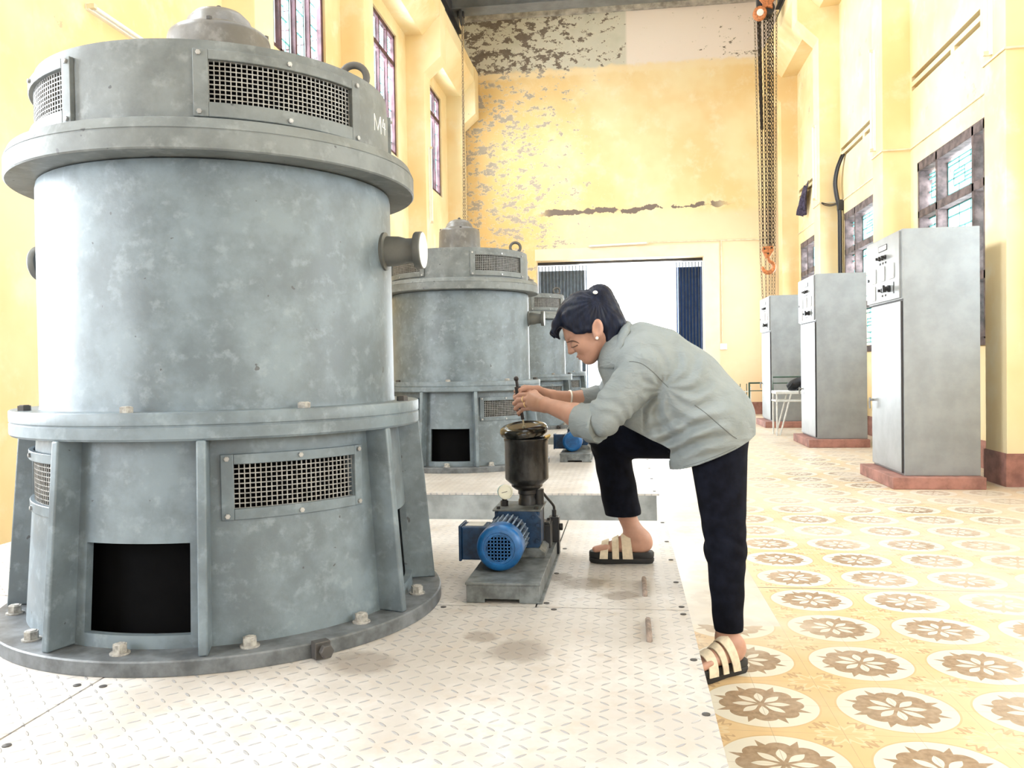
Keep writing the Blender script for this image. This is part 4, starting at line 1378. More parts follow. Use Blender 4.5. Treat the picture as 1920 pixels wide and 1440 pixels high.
    # reservoir on its neck
    px, py = 0.026, 0.515
    TR = Matrix.Translation((px, py, 0))
    mb = MB().lathe([(0.030, 0.235), (0.034, 0.238), (0.034, 0.262), (0.031, 0.266), (0.031, 0.282), (0.035, 0.285), (0.035, 0.304), (0.04, 0.308)], 36, TR)
    mb.build('neck', 'iron', t)
    mb = MB().lathe([(0.038, 0.300), (0.046, 0.303), (0.060, 0.314), (0.061, 0.322), (0.083, 0.342), (0.0845, 0.348), (0.0845, 0.488), (0.0875, 0.492), (0.0875, 0.500), (0.081, 0.500), (0.080, 0.35), (0.0, 0.345)], 64, TR)
    mb.build('reservoir', 'pot', t)
    tl = TR @ Matrix.Translation((-0.008, 0.0, 0.515)) @ Matrix.Rotation(radians(-4), 4, 'Y') @ Matrix.Rotation(radians(9), 4, 'X')
    mb = MB().lathe([(0.082, -0.002), (0.0905, 0.004), (0.093, 0.016), (0.090, 0.028), (0.080, 0.036), (0.066, 0.0385), (0.062, 0.034), (0.0, 0.034)], 64, tl)
    mb.build('reservoir_lid', 'lid', t)
    mb = MB()
    mb.tube([(px + 0.082, py - 0.02, 0.50), (px + 0.092, py - 0.03, 0.512), (px + 0.076, py - 0.05, 0.506)], 0.006, 6)
    mb.build('spilled_grease', 'brass', t)
    # riser pipe beside the neck
    mb = MB().cyl((px + 0.042, py + 0.02, 0.06), (px + 0.042, py + 0.02, 0.30), 0.021, 0.021, 20)
    mb.build('riser', 'iron', t)
    # pressure gauge
    gx, gy, gz = -0.055, 0.47, 0.298
    mb = MB()
    mb.cyl((gx - 0.004, gy + 0.012, 0.24), (gx - 0.004, gy + 0.012, 0.262), 0.015, 0.015, 6)
    mb.cyl((gx - 0.004, gy + 0.012, 0.26), (gx - 0.002, gy + 0.012, 0.275), 0.010, 0.010, 12)
    gs = mb.build('gauge_stem', 'iron', t)
    ax = Vector((gx + 0.35, gy - 0.94, gz + 0.10)) 
    mb = MB()
    mb.lat((gx, gy, gz), ax, [(0.024, -0.012), (0.0275, -0.010), (0.0275, 0.012), (0.0, 0.012)], 36)
    gc = mb.build('pressure_gauge', 'gauge_b', t)
    mb = MB()
    mb.lat((gx, gy, gz), ax, [(0.0272, 0.011), (0.0285, 0.012), (0.0285, 0.017), (0.0235, 0.018), (0.0235, 0.0145), (0.0, 0.0145)], 36)
    gf = mb.build('dial', 'gauge_w', gc)
    d = (ax - Vector((gx, gy, gz))).normalized()
    s1 = d.cross(Vector((0, 0, 1))).normalized()
    s1 = (s1 * -0.97 + Vector((0, 0, 0.2))).normalized()
    o = Vector((gx, gy, gz)) + d * 0.0155
    MB().tube([o - s1 * 0.016, o + s1 * 0.006], 0.0011, 5).build('needle', 'iron', gc)
    # valve block, distributor and feed pipe
    mb = MB()
    mb.box((0.10, 0.50, 0.066), (0.135 - 0.018, 0.60, 0.165)) if False else None
    mb.box((0.055, 0.545, 0.067), (0.112, 0.64, 0.158))
    mb.box((0.060, 0.55, 0.157), (0.108, 0.63, 0.166))
    mb.build('distributor', 'iron', t, False, 0.003)
    mb = MB()
    mb.box((0.094, 0.655, 0.066), (0.136, 0.71, 0.168))
    mb.cyl((0.136, 0.68, 0.125), (0.150, 0.68, 0.125), 0.016, 0.016, 6)
    mb.cyl((0.115, 0.68, 0.167), (0.115, 0.68, 0.195), 0.010, 0.010, 8)
    vb = mb.build('valve_block', 'iron', t, False, 0.003)
    for x, y in ((0.075, 0.565), (0.10, 0.61)):
        b = MB(); hexbolt(b, (x, y, 0.165), (0, 0, 1), 0.008, 0.008); b.build('screw', 'iron', t)
    pts = smooth([(0.115, 0.68, 0.19), (0.113, 0.675, 0.212), (0.092, 0.63, 0.25), (0.062, 0.575, 0.30), (0.05, 0.55, 0.312)])
    MB().tube(pts, 0.0055, 8).build('feed_pipe', 'iron', t)
    MB().box((0.10, 0.72, 0.0), (0.131, 0.775, 0.06)).build('bracket', 'iron', t, False, 0.002)
    return t
pm = pump()
copy_tree(pm, (P_LOC[0] - 0.006, P_LOC[1] + 4.07, P_LOC[2]), 'smaller-looking blue motor grease pump farther back, below the woman\'s sleeve cuff')

# lever rod standing in the reservoir, held by the woman
R0, R1 = Vector((-0.3905, 3.235, 0.800)), Vector((-0.421, 3.22, 1.020))
t = thing('lever_rod', 'thin dark lever rod with a ball end, gripped in both hands', 'rod', R0)
D = R1 - R0
mb = MB()
mb.lat((0, 0, 0), D, [(0.0065, 0.055), (0.0065, 0.14), (0.0125, 0.142), (0.0125, 0.183), (0.006, 0.185), (0.006, 0.206), (0.0045, 0.212)], 16)
mb.build('shaft', 'rod', t)
mb = MB()
for k in range(9):
    pass
mb.lat((0, 0, 0), D, [(0.0, 0.2045)] + [(0.0098 * sin(pi * k / 12), 0.2145 - 0.0098 * cos(pi * k / 12)) for k in range(1, 12)] + [(0.0, 0.2245)], 20)
mb.build('ball_end', 'rod', t)
mb = MB()
mb.lat((0, 0, 0), D, [(0.0, 0.0), (0.003, 0.0), (0.003, 0.02), (0.0055, 0.022), (0.0055, 0.030), (0.0035, 0.032), (0.0035, 0.057)], 12)
mb.lat((0.012, 0.0, -0.004), Vector((0.012, 0, 0)) + D, [(0.0022, 0.0), (0.0022, 0.03)], 8)
mb.build('oily_tip', 'rod_tip', t)

# ------------------------------------------------------------------ the woman: signed-distance modelling on a voxel grid
class Field:
    def __init__(self, lo, hi, h):
        self.lo, self.h = np.array(lo, float), h
        self.n = np.ceil((np.array(hi) - self.lo) / h).astype(int) + 1
        self.F = np.full(self.n, 0.5, np.float32)
    def _sub(self, lo, hi):
        a = np.clip(np.floor((np.array(lo) - self.lo) / self.h).astype(int), 0, self.n - 1)
        b = np.clip(np.ceil((np.array(hi) - self.lo) / self.h).astype(int) + 1, 1, self.n)
        sl = tuple(slice(i, max(j, i + 1)) for i, j in zip(a, b))
        ax = [(self.lo[k] + self.h * np.arange(sl[k].start, sl[k].stop)).astype(np.float32) for k in range(3)]
        return sl, (ax[0][:, None, None], ax[1][None, :, None], ax[2][None, None, :])
    def add(self, prim, k=0.01):
        fn, lo, hi = prim
        m = k + 3 * self.h + 0.006
        sl, (X, Y, Z) = self._sub(np.array(lo) - m, np.array(hi) + m)
        d = fn(X, Y, Z).astype(np.float32)
        A = self.F[sl]
        hh = np.maximum(k - np.abs(A - d), 0) / k
        self.F[sl] = np.minimum(A, d) - hh * hh * k * 0.25
        return self
    def cut(self, prim, k=0.004):
        fn, lo, hi = prim
        m = k + 3 * self.h + 0.006
        sl, (X, Y, Z) = self._sub(np.array(lo) - m, np.array(hi) + m)
        d = -fn(X, Y, Z).astype(np.float32)
        A = self.F[sl]
        hh = np.maximum(k - np.abs(A - d), 0) / k
        self.F[sl] = np.maximum(A, d) + hh * hh * k * 0.25
        return self
    def coords(self):
        return self._sub(self.lo, self.lo + self.h * (self.n - 1))[1]
    def mesh(self):
        """surface nets"""
        F = self.F
        neg = F < 0
        c = neg[:-1, :-1, :-1].astype(np.int8)
        tot = np.zeros_like(c)
        for dx in (0, 1):
            for dy in (0, 1):
                for dz in (0, 1):
                    tot += neg[dx:neg.shape[0] - 1 + dx, dy:neg.shape[1] - 1 + dy, dz:neg.shape[2] - 1 + dz]
        act = (tot > 0) & (tot < 8)
        I = np.argwhere(act)
        idx = np.full(act.shape, -1, np.int32)
        idx[act] = np.arange(len(I))
        acc = np.zeros((len(I), 3)); cnt = np.zeros(len(I))
        cor = [(a, b, d) for a in (0, 1) for b in (0, 1) for d in (0, 1)]
        for p in cor:
            for ax in range(3):
                if p[ax]: continue
                q = list(p); q[ax] = 1
                fa = F[I[:, 0] + p[0], I[:, 1] + p[1], I[:, 2] + p[2]]
                fb = F[I[:, 0] + q[0], I[:, 1] + q[1], I[:, 2] + q[2]]
                s = (fa < 0) != (fb < 0)
                t = np.where(s, fa / np.where(s, fa - fb, 1), 0)
                pos = np.array(p, float)[None, :].repeat(len(I), 0)
                pos[:, ax] += t
                acc[s] += pos[s]; cnt[s] += 1
        V = self.lo + self.h * (I + acc / cnt[:, None])
        quads = []
        for ax in range(3):
            u, v = (ax + 1) % 3, (ax + 2) % 3
            sl0 = [slice(None)] * 3; sl1 = [slice(None)] * 3
            sl0[ax] = slice(0, -1); sl1[ax] = slice(1, None)
            e = neg[tuple(sl0)] != neg[tuple(sl1)]
            s = neg[tuple(sl0)]
            E = np.argwhere(e)
            E = E[(E[:, u] > 0) & (E[:, v] > 0) & (E[:, u] < act.shape[u]) & (E[:, v] < act.shape[v])]
            sg = s[E[:, 0], E[:, 1], E[:, 2]]
            def at(du, dv):
                Q = E.copy(); Q[:, u] += du; Q[:, v] += dv
                return idx[Q[:, 0], Q[:, 1], Q[:, 2]]
            q = np.stack([at(-1, -1), at(0, -1), at(0, 0), at(-1, 0)], 1)
            q[~sg] = q[~sg][:, ::-1]
            quads.append(q)
        return V, np.concatenate(quads)
    def build(self, name, mat, parent, smooth_it=1):
        V, Q = self.mesh()
        for _ in range(smooth_it):                      # light Laplacian pass
            s = np.zeros_like(V); n = np.zeros(len(V))
            for a in range(4):
                i, j = Q[:, a], Q[:, (a + 1) % 4]
                np.add.at(s, i, V[j]); np.add.at(n, i, 1)
                np.add.at(s, j, V[i]); np.add.at(n, j, 1)
            V = V * 0.5 + 0.5 * s / np.maximum(n, 1)[:, None]
        if parent is not None:
            V = V - np.array(PERSON)
        me = bpy.data.meshes.new(name)
        me.from_pydata(V.tolist(), [], Q.tolist())
        me.update()
        me.shade_smooth()
        me.materials.append(M[mat])
        o = bpy.data.objects.new(name, me)
        COL.objects.link(o)
        o.parent = parent
        return o

def cone(a, b, ra, rb=None, ys=1.0, disp=None):
    """capsule with linear radius; ys < 1 widens it along y"""
    a, b = np.array(a, float), np.array(b, float)
    rb = ra if rb is None else rb
    r = max(ra, rb)
    def fn(X, Y, Z):
        yc = a[1]
        by = yc + (b[1] - yc) * ys
        Yq = yc + (Y - yc) * ys
        d = np.array([b[0] - a[0], by - yc, b[2] - a[2]])
        L = max(float(d @ d), 1e-9)
        t = np.clip(((X - a[0]) * d[0] + (Yq - a[1]) * d[1] + (Z - a[2]) * d[2]) / L, 0, 1)
        q = np.sqrt((X - a[0] - t * d[0]) ** 2 + (Yq - a[1] - t * d[1]) ** 2 + (Z - a[2] - t * d[2]) ** 2)
        o = q - (ra + (rb - ra) * t)
        if disp is not None:
            o = o + disp(X, Y, Z, t)
        return o
    ry = r / ys
    lo = np.minimum(a, b) - np.array([r, ry, r]); hi = np.maximum(a, b) + np.array([r, ry, r])
    return fn, lo, hi
def ell(c, r, R=None):
    c, r = np.array(c, float), np.array(r, float)
    R = np.eye(3) if R is None else np.array(R, float)
    def fn(X, Y, Z):
        x, y, z = X - c[0], Y - c[1], Z - c[2]
        q = [(R[i][0] * x + R[i][1] * y + R[i][2] * z) for i in range(3)]
        k0 = np.sqrt(sum((q[i] / r[i]) ** 2 for i in range(3)))
        k1 = np.sqrt(sum((q[i] / r[i] ** 2) ** 2 for i in range(3))) + 1e-9
        return k0 * (k0 - 1) / k1
    m = r.max()
    return fn, c - m, c + m
def chainf(fld, pts, rs, k=0.01, ys=1.0):
    for (p, q), (r0, r1) in zip(zip(pts, pts[1:]), zip(rs, rs[1:])):
        fld.add(cone(p, q, r0, r1, ys), k)

PERSON = (0.10, 3.10, 0.0)
woman = thing('person', 'person in grey shirt and navy trousers bending over the pump, one foot on the platform', 'person', PERSON)

# --- head frame: f forward, y across, u up
HP = radians(33)
HC = np.array((-0.143, 3.135, 1.205))
HF, HY, HU = np.array((-cos(HP), 0, -sin(HP))), np.array((0, 1.0, 0)), np.array((-sin(HP), 0, cos(HP)))
HR = [HF, HY, HU]
def hp(f, y, u): return HC + f * HF + y * HY + u * HU

body = Field((-0.47, 2.74, 0.0), (0.50, 3.50, 1.33), 0.003)
B = body
# head
B.add(ell(hp(-0.012, 0, 0.024), (0.093, 0.074, 0.086), HR), 0.01)
B.add(ell(hp(0.030, 0, -0.035), (0.058, 0.061, 0.085), HR), 0.03)
B.add(ell(hp(0.060, 0, -0.103), (0.024, 0.026, 0.020), HR), 0.03)
for s in (-1, 1):
    B.add(cone(hp(-0.014, s * 0.050, -0.060), hp(0.055, s * 0.020, -0.104), 0.017, 0.014), 0.03)
    B.add(ell(hp(0.050, s * 0.037, -0.046), (0.032, 0.025, 0.030), HR), 0.02)
    B.add(cone(hp(0.074, s * 0.012, 0.006), hp(0.062, s * 0.042, 0.006), 0.013, 0.011), 0.018)
    B.cut(ell(hp(0.092, s * 0.032, -0.015), (0.019, 0.017, 0.010), HR), 0.012)
    B.add(ell(hp(0.069, s * 0.031, -0.017), (0.0145, 0.0155, 0.0115), HR), 0.004)
    B.add(ell(hp(0.092, s * 0.0105, -0.050), (0.010, 0.0085, 0.008), HR), 0.005)
B.add(cone(hp(0.083, 0, 0.000), hp(0.100, 0, -0.044), 0.008, 0.0105), 0.010)
B.add(ell(hp(0.101, 0, -0.047), (0.012, 0.010, 0.0095), HR), 0.006)
B.add(ell(hp(0.078, 0, -0.0755), (0.0165, 0.023, 0.0070), HR), 0.008)
B.add(ell(hp(0.076, 0, -0.0865), (0.0160, 0.020, 0.0075), HR), 0.008)
B.cut(cone(hp(0.0955, -0.016, -0.0812), hp(0.0955, 0.016, -0.0812), 0.0022), 0.003)
for s in (-1, 1):
    ec = hp(-0.027, s * 0.073, -0.036)
    er = Matrix.Rotation(0, 3, 'Y')
    B.add(ell(ec + np.array((0, s * 0.008, 0)), (0.021, 0.012, 0.036), [(1, 0, 0), (0, 1, 0), (0, 0, 1)]), 0.004)
    B.add(ell(ec + np.array((-0.004, s * 0.005, -0.030)), (0.011, 0.010, 0.013)), 0.006)
    B.cut(ell(ec + np.array((-0.003, s * 0.022, 0.005)), (0.0130, 0.0125, 0.0245)), 0.005)
# neck
B.add(cone(hp(-0.045, 0, -0.060), (-0.005, 3.135, 1.120), 0.054, 0.056), 0.03)
B.add(cone((-0.005, 3.135, 1.120), (0.07, 3.135, 1.07), 0.056, 0.085, 0.7), 0.04)
# trunk (under the shirt)
chainf(B, [(0.07, 3.135, 1.06), (0.18, 3.135, 0.97), (0.30, 3.12, 0.84)], [0.095, 0.095, 0.11], 0.05, 0.66)
# arms
LSH, LEL, LWR = (0.06, 2.975, 1.05), (-0.088, 2.955, 0.872), (-0.296, 3.098, 0.917)
RSH, REL, RWR = (0.05, 3.29, 1.05), (-0.085, 3.355, 0.905), (-0.283, 3.268, 0.938)
chainf(B, [LSH, LEL], [0.048, 0.037], 0.02)
chainf(B, [LEL, (-0.18, 3.014, 0.882), LWR], [0.037, 0.040, 0.0255], 0.02)
chainf(B, [RSH, REL], [0.050, 0.040], 0.03)
chainf(B, [REL, (-0.17, 3.318, 0.919), RWR], [0.039, 0.039, 0.0255], 0.02)
# left (near) hand: back to the camera, four fingers folded round the rod, thumb behind it
K = [(-0.360, 3.178, 0.953), (-0.365, 3.170, 0.936), (-0.362, 3.166, 0.918), (-0.352, 3.164, 0.902)]
for i, k in enumerate(K):
    B.add(cone(np.array(LWR) + np.array((-0.004, 0.004, 0.008 - 0.006 * i)), k, 0.0195, 0.0128), 0.012)
FL = [((-0.406, 3.205, 0.950), (-0.4255, 3.2215, 0.939), (-0.4235, 3.243, 0.931)),
      ((-0.411, 3.203, 0.930), (-0.4285, 3.2225, 0.917), (-0.4225, 3.244, 0.909)),
      ((-0.406, 3.203, 0.911), (-0.4245, 3.2215, 0.897), (-0.4185, 3.241, 0.889)),
      ((-0.394, 3.204, 0.895), (-0.4125, 3.2185, 0.880), (-0.4125, 3.234, 0.872))]
for i, (k, (a, b, c_)) in enumerate(zip(K, FL)):
    r = (0.0088, 0.0092, 0.0088, 0.0076)[i]
    chainf(B, [k, a, b, c_], [r + 0.0012, r, r * 0.92, r * 0.8], 0.0035)
chainf(B, [(-0.318, 3.128, 0.932), (-0.345, 3.182, 0.957), (-0.378, 3.222, 0.953), (-0.398, 3.247, 0.946)], [0.017, 0.0125, 0.0105, 0.009], 0.006)
# right (far) hand: higher on the rod
K2 = [(-0.352, 3.272, 0.972), (-0.352, 3.283, 0.957), (-0.348, 3.288, 0.941), (-0.340, 3.290, 0.925)]
for i, k in enumerate(K2):
    B.add(cone(np.array(RWR) + np.array((-0.004, 0.0, 0.008 - 0.006 * i)), k, 0.0190, 0.0125), 0.012)
FR = [((-0.393, 3.266, 0.978), (-0.4165, 3.252, 0.972), (-0.4265, 3.233, 0.962)),
      ((-0.397, 3.281, 0.958), (-0.423, 3.264, 0.952), (-0.4305, 3.243, 0.945)),
      ((-0.388, 3.296, 0.938), (-0.407, 3.280, 0.927), (-0.395, 3.266, 0.918)),
      ((-0.376, 3.298, 0.920), (-0.393, 3.284, 0.909), (-0.382, 3.272, 0.902))]
for i, (k, (a, b, c_)) in enumerate(zip(K2, FR)):
    r = (0.0088, 0.0090, 0.0086, 0.0075)[i]
    chainf(B, [k, a, b, c_], [r + 0.0012, r, r * 0.92, r * 0.8], 0.0035)
chainf(B, [(-0.302, 3.252, 0.950), (-0.338, 3.232, 0.972), (-0.374, 3.216, 0.976), (-0.404, 3.208, 0.969)], [0.017, 0.0125, 0.0105, 0.0088], 0.006)
# legs
LHIP, LKN, LAN = (0.325, 3.02, 0.80), (0.330, 2.955, 0.415), (0.327, 2.953, 0.115)
RHIP, RKN, RAN = (0.315, 3.22, 0.80), (-0.072, 3.35, 0.758), (0.020, 3.352, 0.400)
chainf(B, [LHIP, LKN, (0.336, 2.956, 0.30), LAN], [0.085, 0.052, 0.047, 0.034], 0.02)
chainf(B, [RHIP, RKN, (-0.058, 3.350, 0.63), (-0.022, 3.350, 0.505), RAN], [0.072, 0.048, 0.044, 0.038, 0.034], 0.015)
# feet
def foot(an, o, d, zs, k=0.02):
    """o: heel point on the sole, d: unit toe direction, zs: top of the sole"""
    d = np.array((d[0], d[1], 0.0)); s = np.array((-d[1], d[0], 0.0))
    P = lambda l, w, z: np.array((o[0], o[1], 0)) + d * l + s * w + np.array((0, 0, zs + z))
    B.add(cone(an, P(0.045, 0, 0.052), 0.034, 0.036), k)
    B.add(cone(P(0.032, 0, 0.030), P(0.05, 0, 0.030), 0.031, 0.030), k)
    B.add(cone(P(0.055, 0, 0.050), P(0.13, 0, 0.034), 0.034, 0.024), k)
    for w in (-0.024, 0.0, 0.022):
        B.add(cone(P(0.05, w * 0.5, 0.022), P(0.180, w, 0.017), 0.022, 0.016), k)
    for i, (w, l, r) in enumerate(((0.034, 0.236, 0.0125), (0.014, 0.238, 0.0095), (-0.004, 0.232, 0.0090), (-0.020, 0.222, 0.0085), (-0.035, 0.208, 0.0085))):
        B.add(cone(P(0.180, w * 0.9, 0.018), P(l - r, w, r), r + 0.002, r), 0.004)
    return P
SOLE = 0.044
DR = (-1.0, 0.0)
DL = np.array((-0.80, -0.60)); DL = DL / np.linalg.norm(DL)
PFR = foot(RAN, (0.094, 3.352), DR, PZ + SOLE)
PFL = foot(LAN, (0.388, 2.980), DL, SOLE)
bo = body.build('body', 'skin', woman, 1)
def skin_y(x, z, far=False):
    i = int(round((x - body.lo[0]) / body.h)); k = int(round((z - body.lo[2]) / body.h))
    j = np.nonzero(body.F[i, :, k] < 0)[0]
    if not len(j): return 3.10
    return float(body.lo[1] + body.h * (j[-1] if far else j[0]))

# --- hair
hr = Field((-0.32, 3.02, 1.08), (0.03, 3.25, 1.39), 0.0028)
hr.add(ell(hp(-0.010, 0, 0.020), (0.114, 0.089, 0.108), HR), 0.01)
def _keep(X, Y, Z):
    x, y, z = X - HC[0], Y - HC[1], Z - HC[2]
    f = HF[0] * x + HF[2] * z; u = HU[0] * x + HU[2] * z
    l1 = (np.where(f < 0.05, -0.031 + 0.61 * (f - 0.005), -0.0034 + 1.7 * (f - 0.05)) - u) / 1.25
    back = np.maximum(f + 0.052, -0.12 - u)
    return -np.minimum(l1, back) + 0 * (X + Y + Z)
hr.cut((_keep, hr.lo, hr.lo + hr.h * hr.n), 0.010)
for pts, rs in (([(-0.222, 3.11, 1.262), (-0.252, 3.10, 1.215), (-0.264, 3.09, 1.183), (-0.254, 3.085, 1.168)], [0.020, 0.015, 0.009, 0.004]),
                ([(-0.222, 3.14, 1.262), (-0.256, 3.135, 1.213), (-0.269, 3.13, 1.180), (-0.262, 3.12, 1.164)], [0.020, 0.015, 0.009, 0.004]),
                ([(-0.222, 3.16, 1.262), (-0.252, 3.17, 1.210), (-0.260, 3.175, 1.176), (-0.247, 3.175, 1.160)], [0.020, 0.015, 0.009, 0.004]),
                ([(-0.218, 3.075, 1.235), (-0.205, 3.060, 1.203), (-0.178, 3.055, 1.181), (-0.145, 3.058, 1.176)], [0.015, 0.010, 0.007, 0.003]),
                ([(-0.19, 3.066, 1.215), (-0.150, 3.056, 1.188), (-0.118, 3.056, 1.190)], [0.016, 0.010, 0.005])):
    chainf(hr, pts, rs, 0.010)
hr.add(ell((-0.095, 3.130, 1.300), (0.054, 0.052, 0.057)), 0.006)
hr.add(ell((-0.075, 3.125, 1.268), (0.040, 0.050, 0.045)), 0.02)
chainf(hr, [(-0.065, 3.130, 1.25), (-0.046, 3.112, 1.205), (-0.052, 3.086, 1.150)], [0.045, 0.041, 0.020], 0.03)
def _strand(X, Y, Z):
    x, z = X + 0.097, Z - 1.297
    return None
X, Y, Z = hr.coords()
hr.F += (0.0011 * np.sin(np.arctan2(Z - 1.297, X + 0.097) * 26 + Y * 60) * np.exp(-(((X + 0.14) ** 2 + (Z - 1.24) ** 2) / 0.02)) + 0.0008 * np.sin(Y * 260 + X * 60)).astype(np.float32)
hr.build('hair', 'hair', woman, 1)
del hr
def pm_obj(mb, name, mat, parent=woman, **kw):
    mb.v = [(a - PERSON[0], b - PERSON[1], c - PERSON[2]) for a, b, c in mb.v]
    return mb.build(name, mat, parent, **kw)
def ball(c, r, n=14, sx=1, sy=1, sz=1):
    mb = MB()
    m = Matrix.Translation(Vector(c)) @ Matrix.Diagonal((sx, sy, sz, 1))
    mb.lathe([(0, -r)] + [(r * sin(pi * k / n), -r * cos(pi * k / n)) for k in range(1, n)] + [(0, r)], 18, m)
    return mb
pm_obj(ball((-0.108, 3.078, 1.322), 0.0075, 12, 1.2, 0.7, 0.9), 'hair_clip', 'clip')
pm_obj(ball(hp(-0.027, -0.093, -0.036) + np.array((-0.002, 0, -0.034)), 0.0058), 'earring', 'pearl')
for far in (False, True):
    w = 0.001 if far else -0.001
    def onskin(pts):
        return smooth([(x, skin_y(x, z, far) + w, z) for x, z in pts], 5)
    pts = onskin([(-0.2175, 1.1445), (-0.2025, 1.148), (-0.1855, 1.147), (-0.168, 1.139)])
    pm_obj(MB().tube(pts, [0.0012 + 0.0016 * sin(pi * k / (len(pts) - 1)) for k in range(len(pts))], 6), 'eyebrow', 'brow')
    pts = onskin([(-0.2005, 1.1265), (-0.189, 1.1265), (-0.1735, 1.133)])
    pm_obj(MB().tube(pts, [0.0012 + 0.0014 * k / (len(pts) - 1) for k in range(len(pts))], 6), 'eyelashes', 'brow')
mb = MB()
mb.tube(smooth([hp(0.080, -0.020, -0.0800), hp(0.0905, -0.010, -0.0765), hp(0.0925, 0, -0.0770), hp(0.0905, 0.010, -0.0765), hp(0.080, 0.020, -0.0800)], 5), 0.0031, 8)
mb.tube(smooth([hp(0.079, -0.018, -0.0830), hp(0.0885, -0.009, -0.0855), hp(0.0905, 0, -0.0860), hp(0.0885, 0.009, -0.0855), hp(0.079, 0.018, -0.0830)], 5), 0.0033, 8)
pm_obj(mb, 'lips', 'lips')
del body, B

# --- shirt
sh = Field((-0.24, 2.78, 0.60), (0.52, 3.50, 1.27), 0.0042)
T = 0.80
chainf(sh, [(0.045, 3.132, 1.085), (0.10, 3.132, 1.055), (0.20, 3.130, 0.965)], [0.112, 0.135, 0.150], 0.04, T)
chainf(sh, [(0.20, 3.130, 0.965), (0.288, 3.125, 0.855), (0.302, 3.120, 0.69)], [0.150, 0.155, 0.152], 0.04, 0.64)
sh.add(cone((-0.015, 3.135, 1.055), (0.045, 3.135, 0.90), 0.088, 0.088, 0.74), 0.06)
sh.add(cone((0.045, 3.135, 0.90), (0.105, 3.135, 0.80), 0.088, 0.095, 0.70), 0.05)
sh.add(cone((-0.02, 3.135, 1.120), (0.05, 3.135, 1.12), 0.062, 0.085, 0.85), 0.04)
# yoke and shoulders
sh.add(cone((0.060, 3.015, 1.085), (0.060, 3.255, 1.085), 0.080, 0.080), 0.05)
# sleeves
def sl_l(X, Y, Z, t):
    return 0.0036 * np.sin(t * 34 + 2.5 * np.sin((X * 2 - Z) * 18)) * np.clip((t - 0.35) * 1.8, 0, 1) + 0.0025 * np.sin((X * 1.3 + Z * 0.6) * 95 + Y * 30) * np.clip(1 - t * 1.6, 0, 1)
sh.add(cone((0.068, 2.975, 1.040), (-0.082, 2.945, 0.877), 0.083, 0.064, 1.0, sl_l), 0.012)
sh.add(cone((0.050, 3.300, 1.045), (-0.085, 3.350, 0.912), 0.080, 0.062, 1.0, sl_l), 0.030)
sh.add(cone((-0.085, 3.350, 0.912), (-0.130, 3.335, 0.915), 0.060, 0.050, 1.0, lambda X, Y, Z, t: 0.005 * np.sin((X - Z) * 110)), 0.02)
X, Y, Z = sh.coords()
# drag folds from the armpit, slack folds over the belly, faint side seam
ax_, az_ = 0.125, 0.975
th = np.arctan2(Z - az_, X - ax_); rr = np.sqrt((X - ax_) ** 2 + (Z - az_) ** 2)
near = np.clip((3.10 - Y) / 0.12, 0, 1)
sh.F += (0.0046 * np.sin(th * 11 + 3 * np.sin(rr * 22)) * np.exp(-((rr - 0.12) / 0.09) ** 2) * near * (X > 0.05)).astype(np.float32)
bz = Z - 0.22 * X
sh.F += (0.0085 * np.sin(bz * 105 + 2.2 * np.sin(X * 17) + Y * 9) * np.exp(-((bz - 0.76) / 0.075) ** 2) * np.clip((X - 0.0) / 0.08, 0, 1) * np.clip((0.36 - X) / 0.1, 0, 1)).astype(np.float32)
sh.F += (0.0018 * np.sin(X * 60 + Z * 35) * np.sin(Y * 40 + Z * 30)).astype(np.float32)
# hem: back panel falls as a tail, front panel is hitched up over the thigh
hz = np.where(X < 0.150, 0.831 - 0.50 * (X - 0.008), 0.690 + 0.43 * (X - 0.176)) + 0 * Y
hz = hz + np.where((X >= 0.150) & (Y > 3.16), 0.05, 0.0)
inner = -(sh.F + 0.010)
keep = np.where(X > -0.03, (hz - Z) * 0.9, -0.1)
sh.F = np.maximum(np.maximum(sh.F, np.where((Z < 0.86) & (X > -0.02), inner, -1)), keep).astype(np.float32)
# neck opening
sh.cut(cone(hp(-0.05, 0, -0.06), (-0.004, 3.135, 1.150), 0.058, 0.056), 0.006)
shirt = sh.build('shirt', 'shirt', woman, 1)
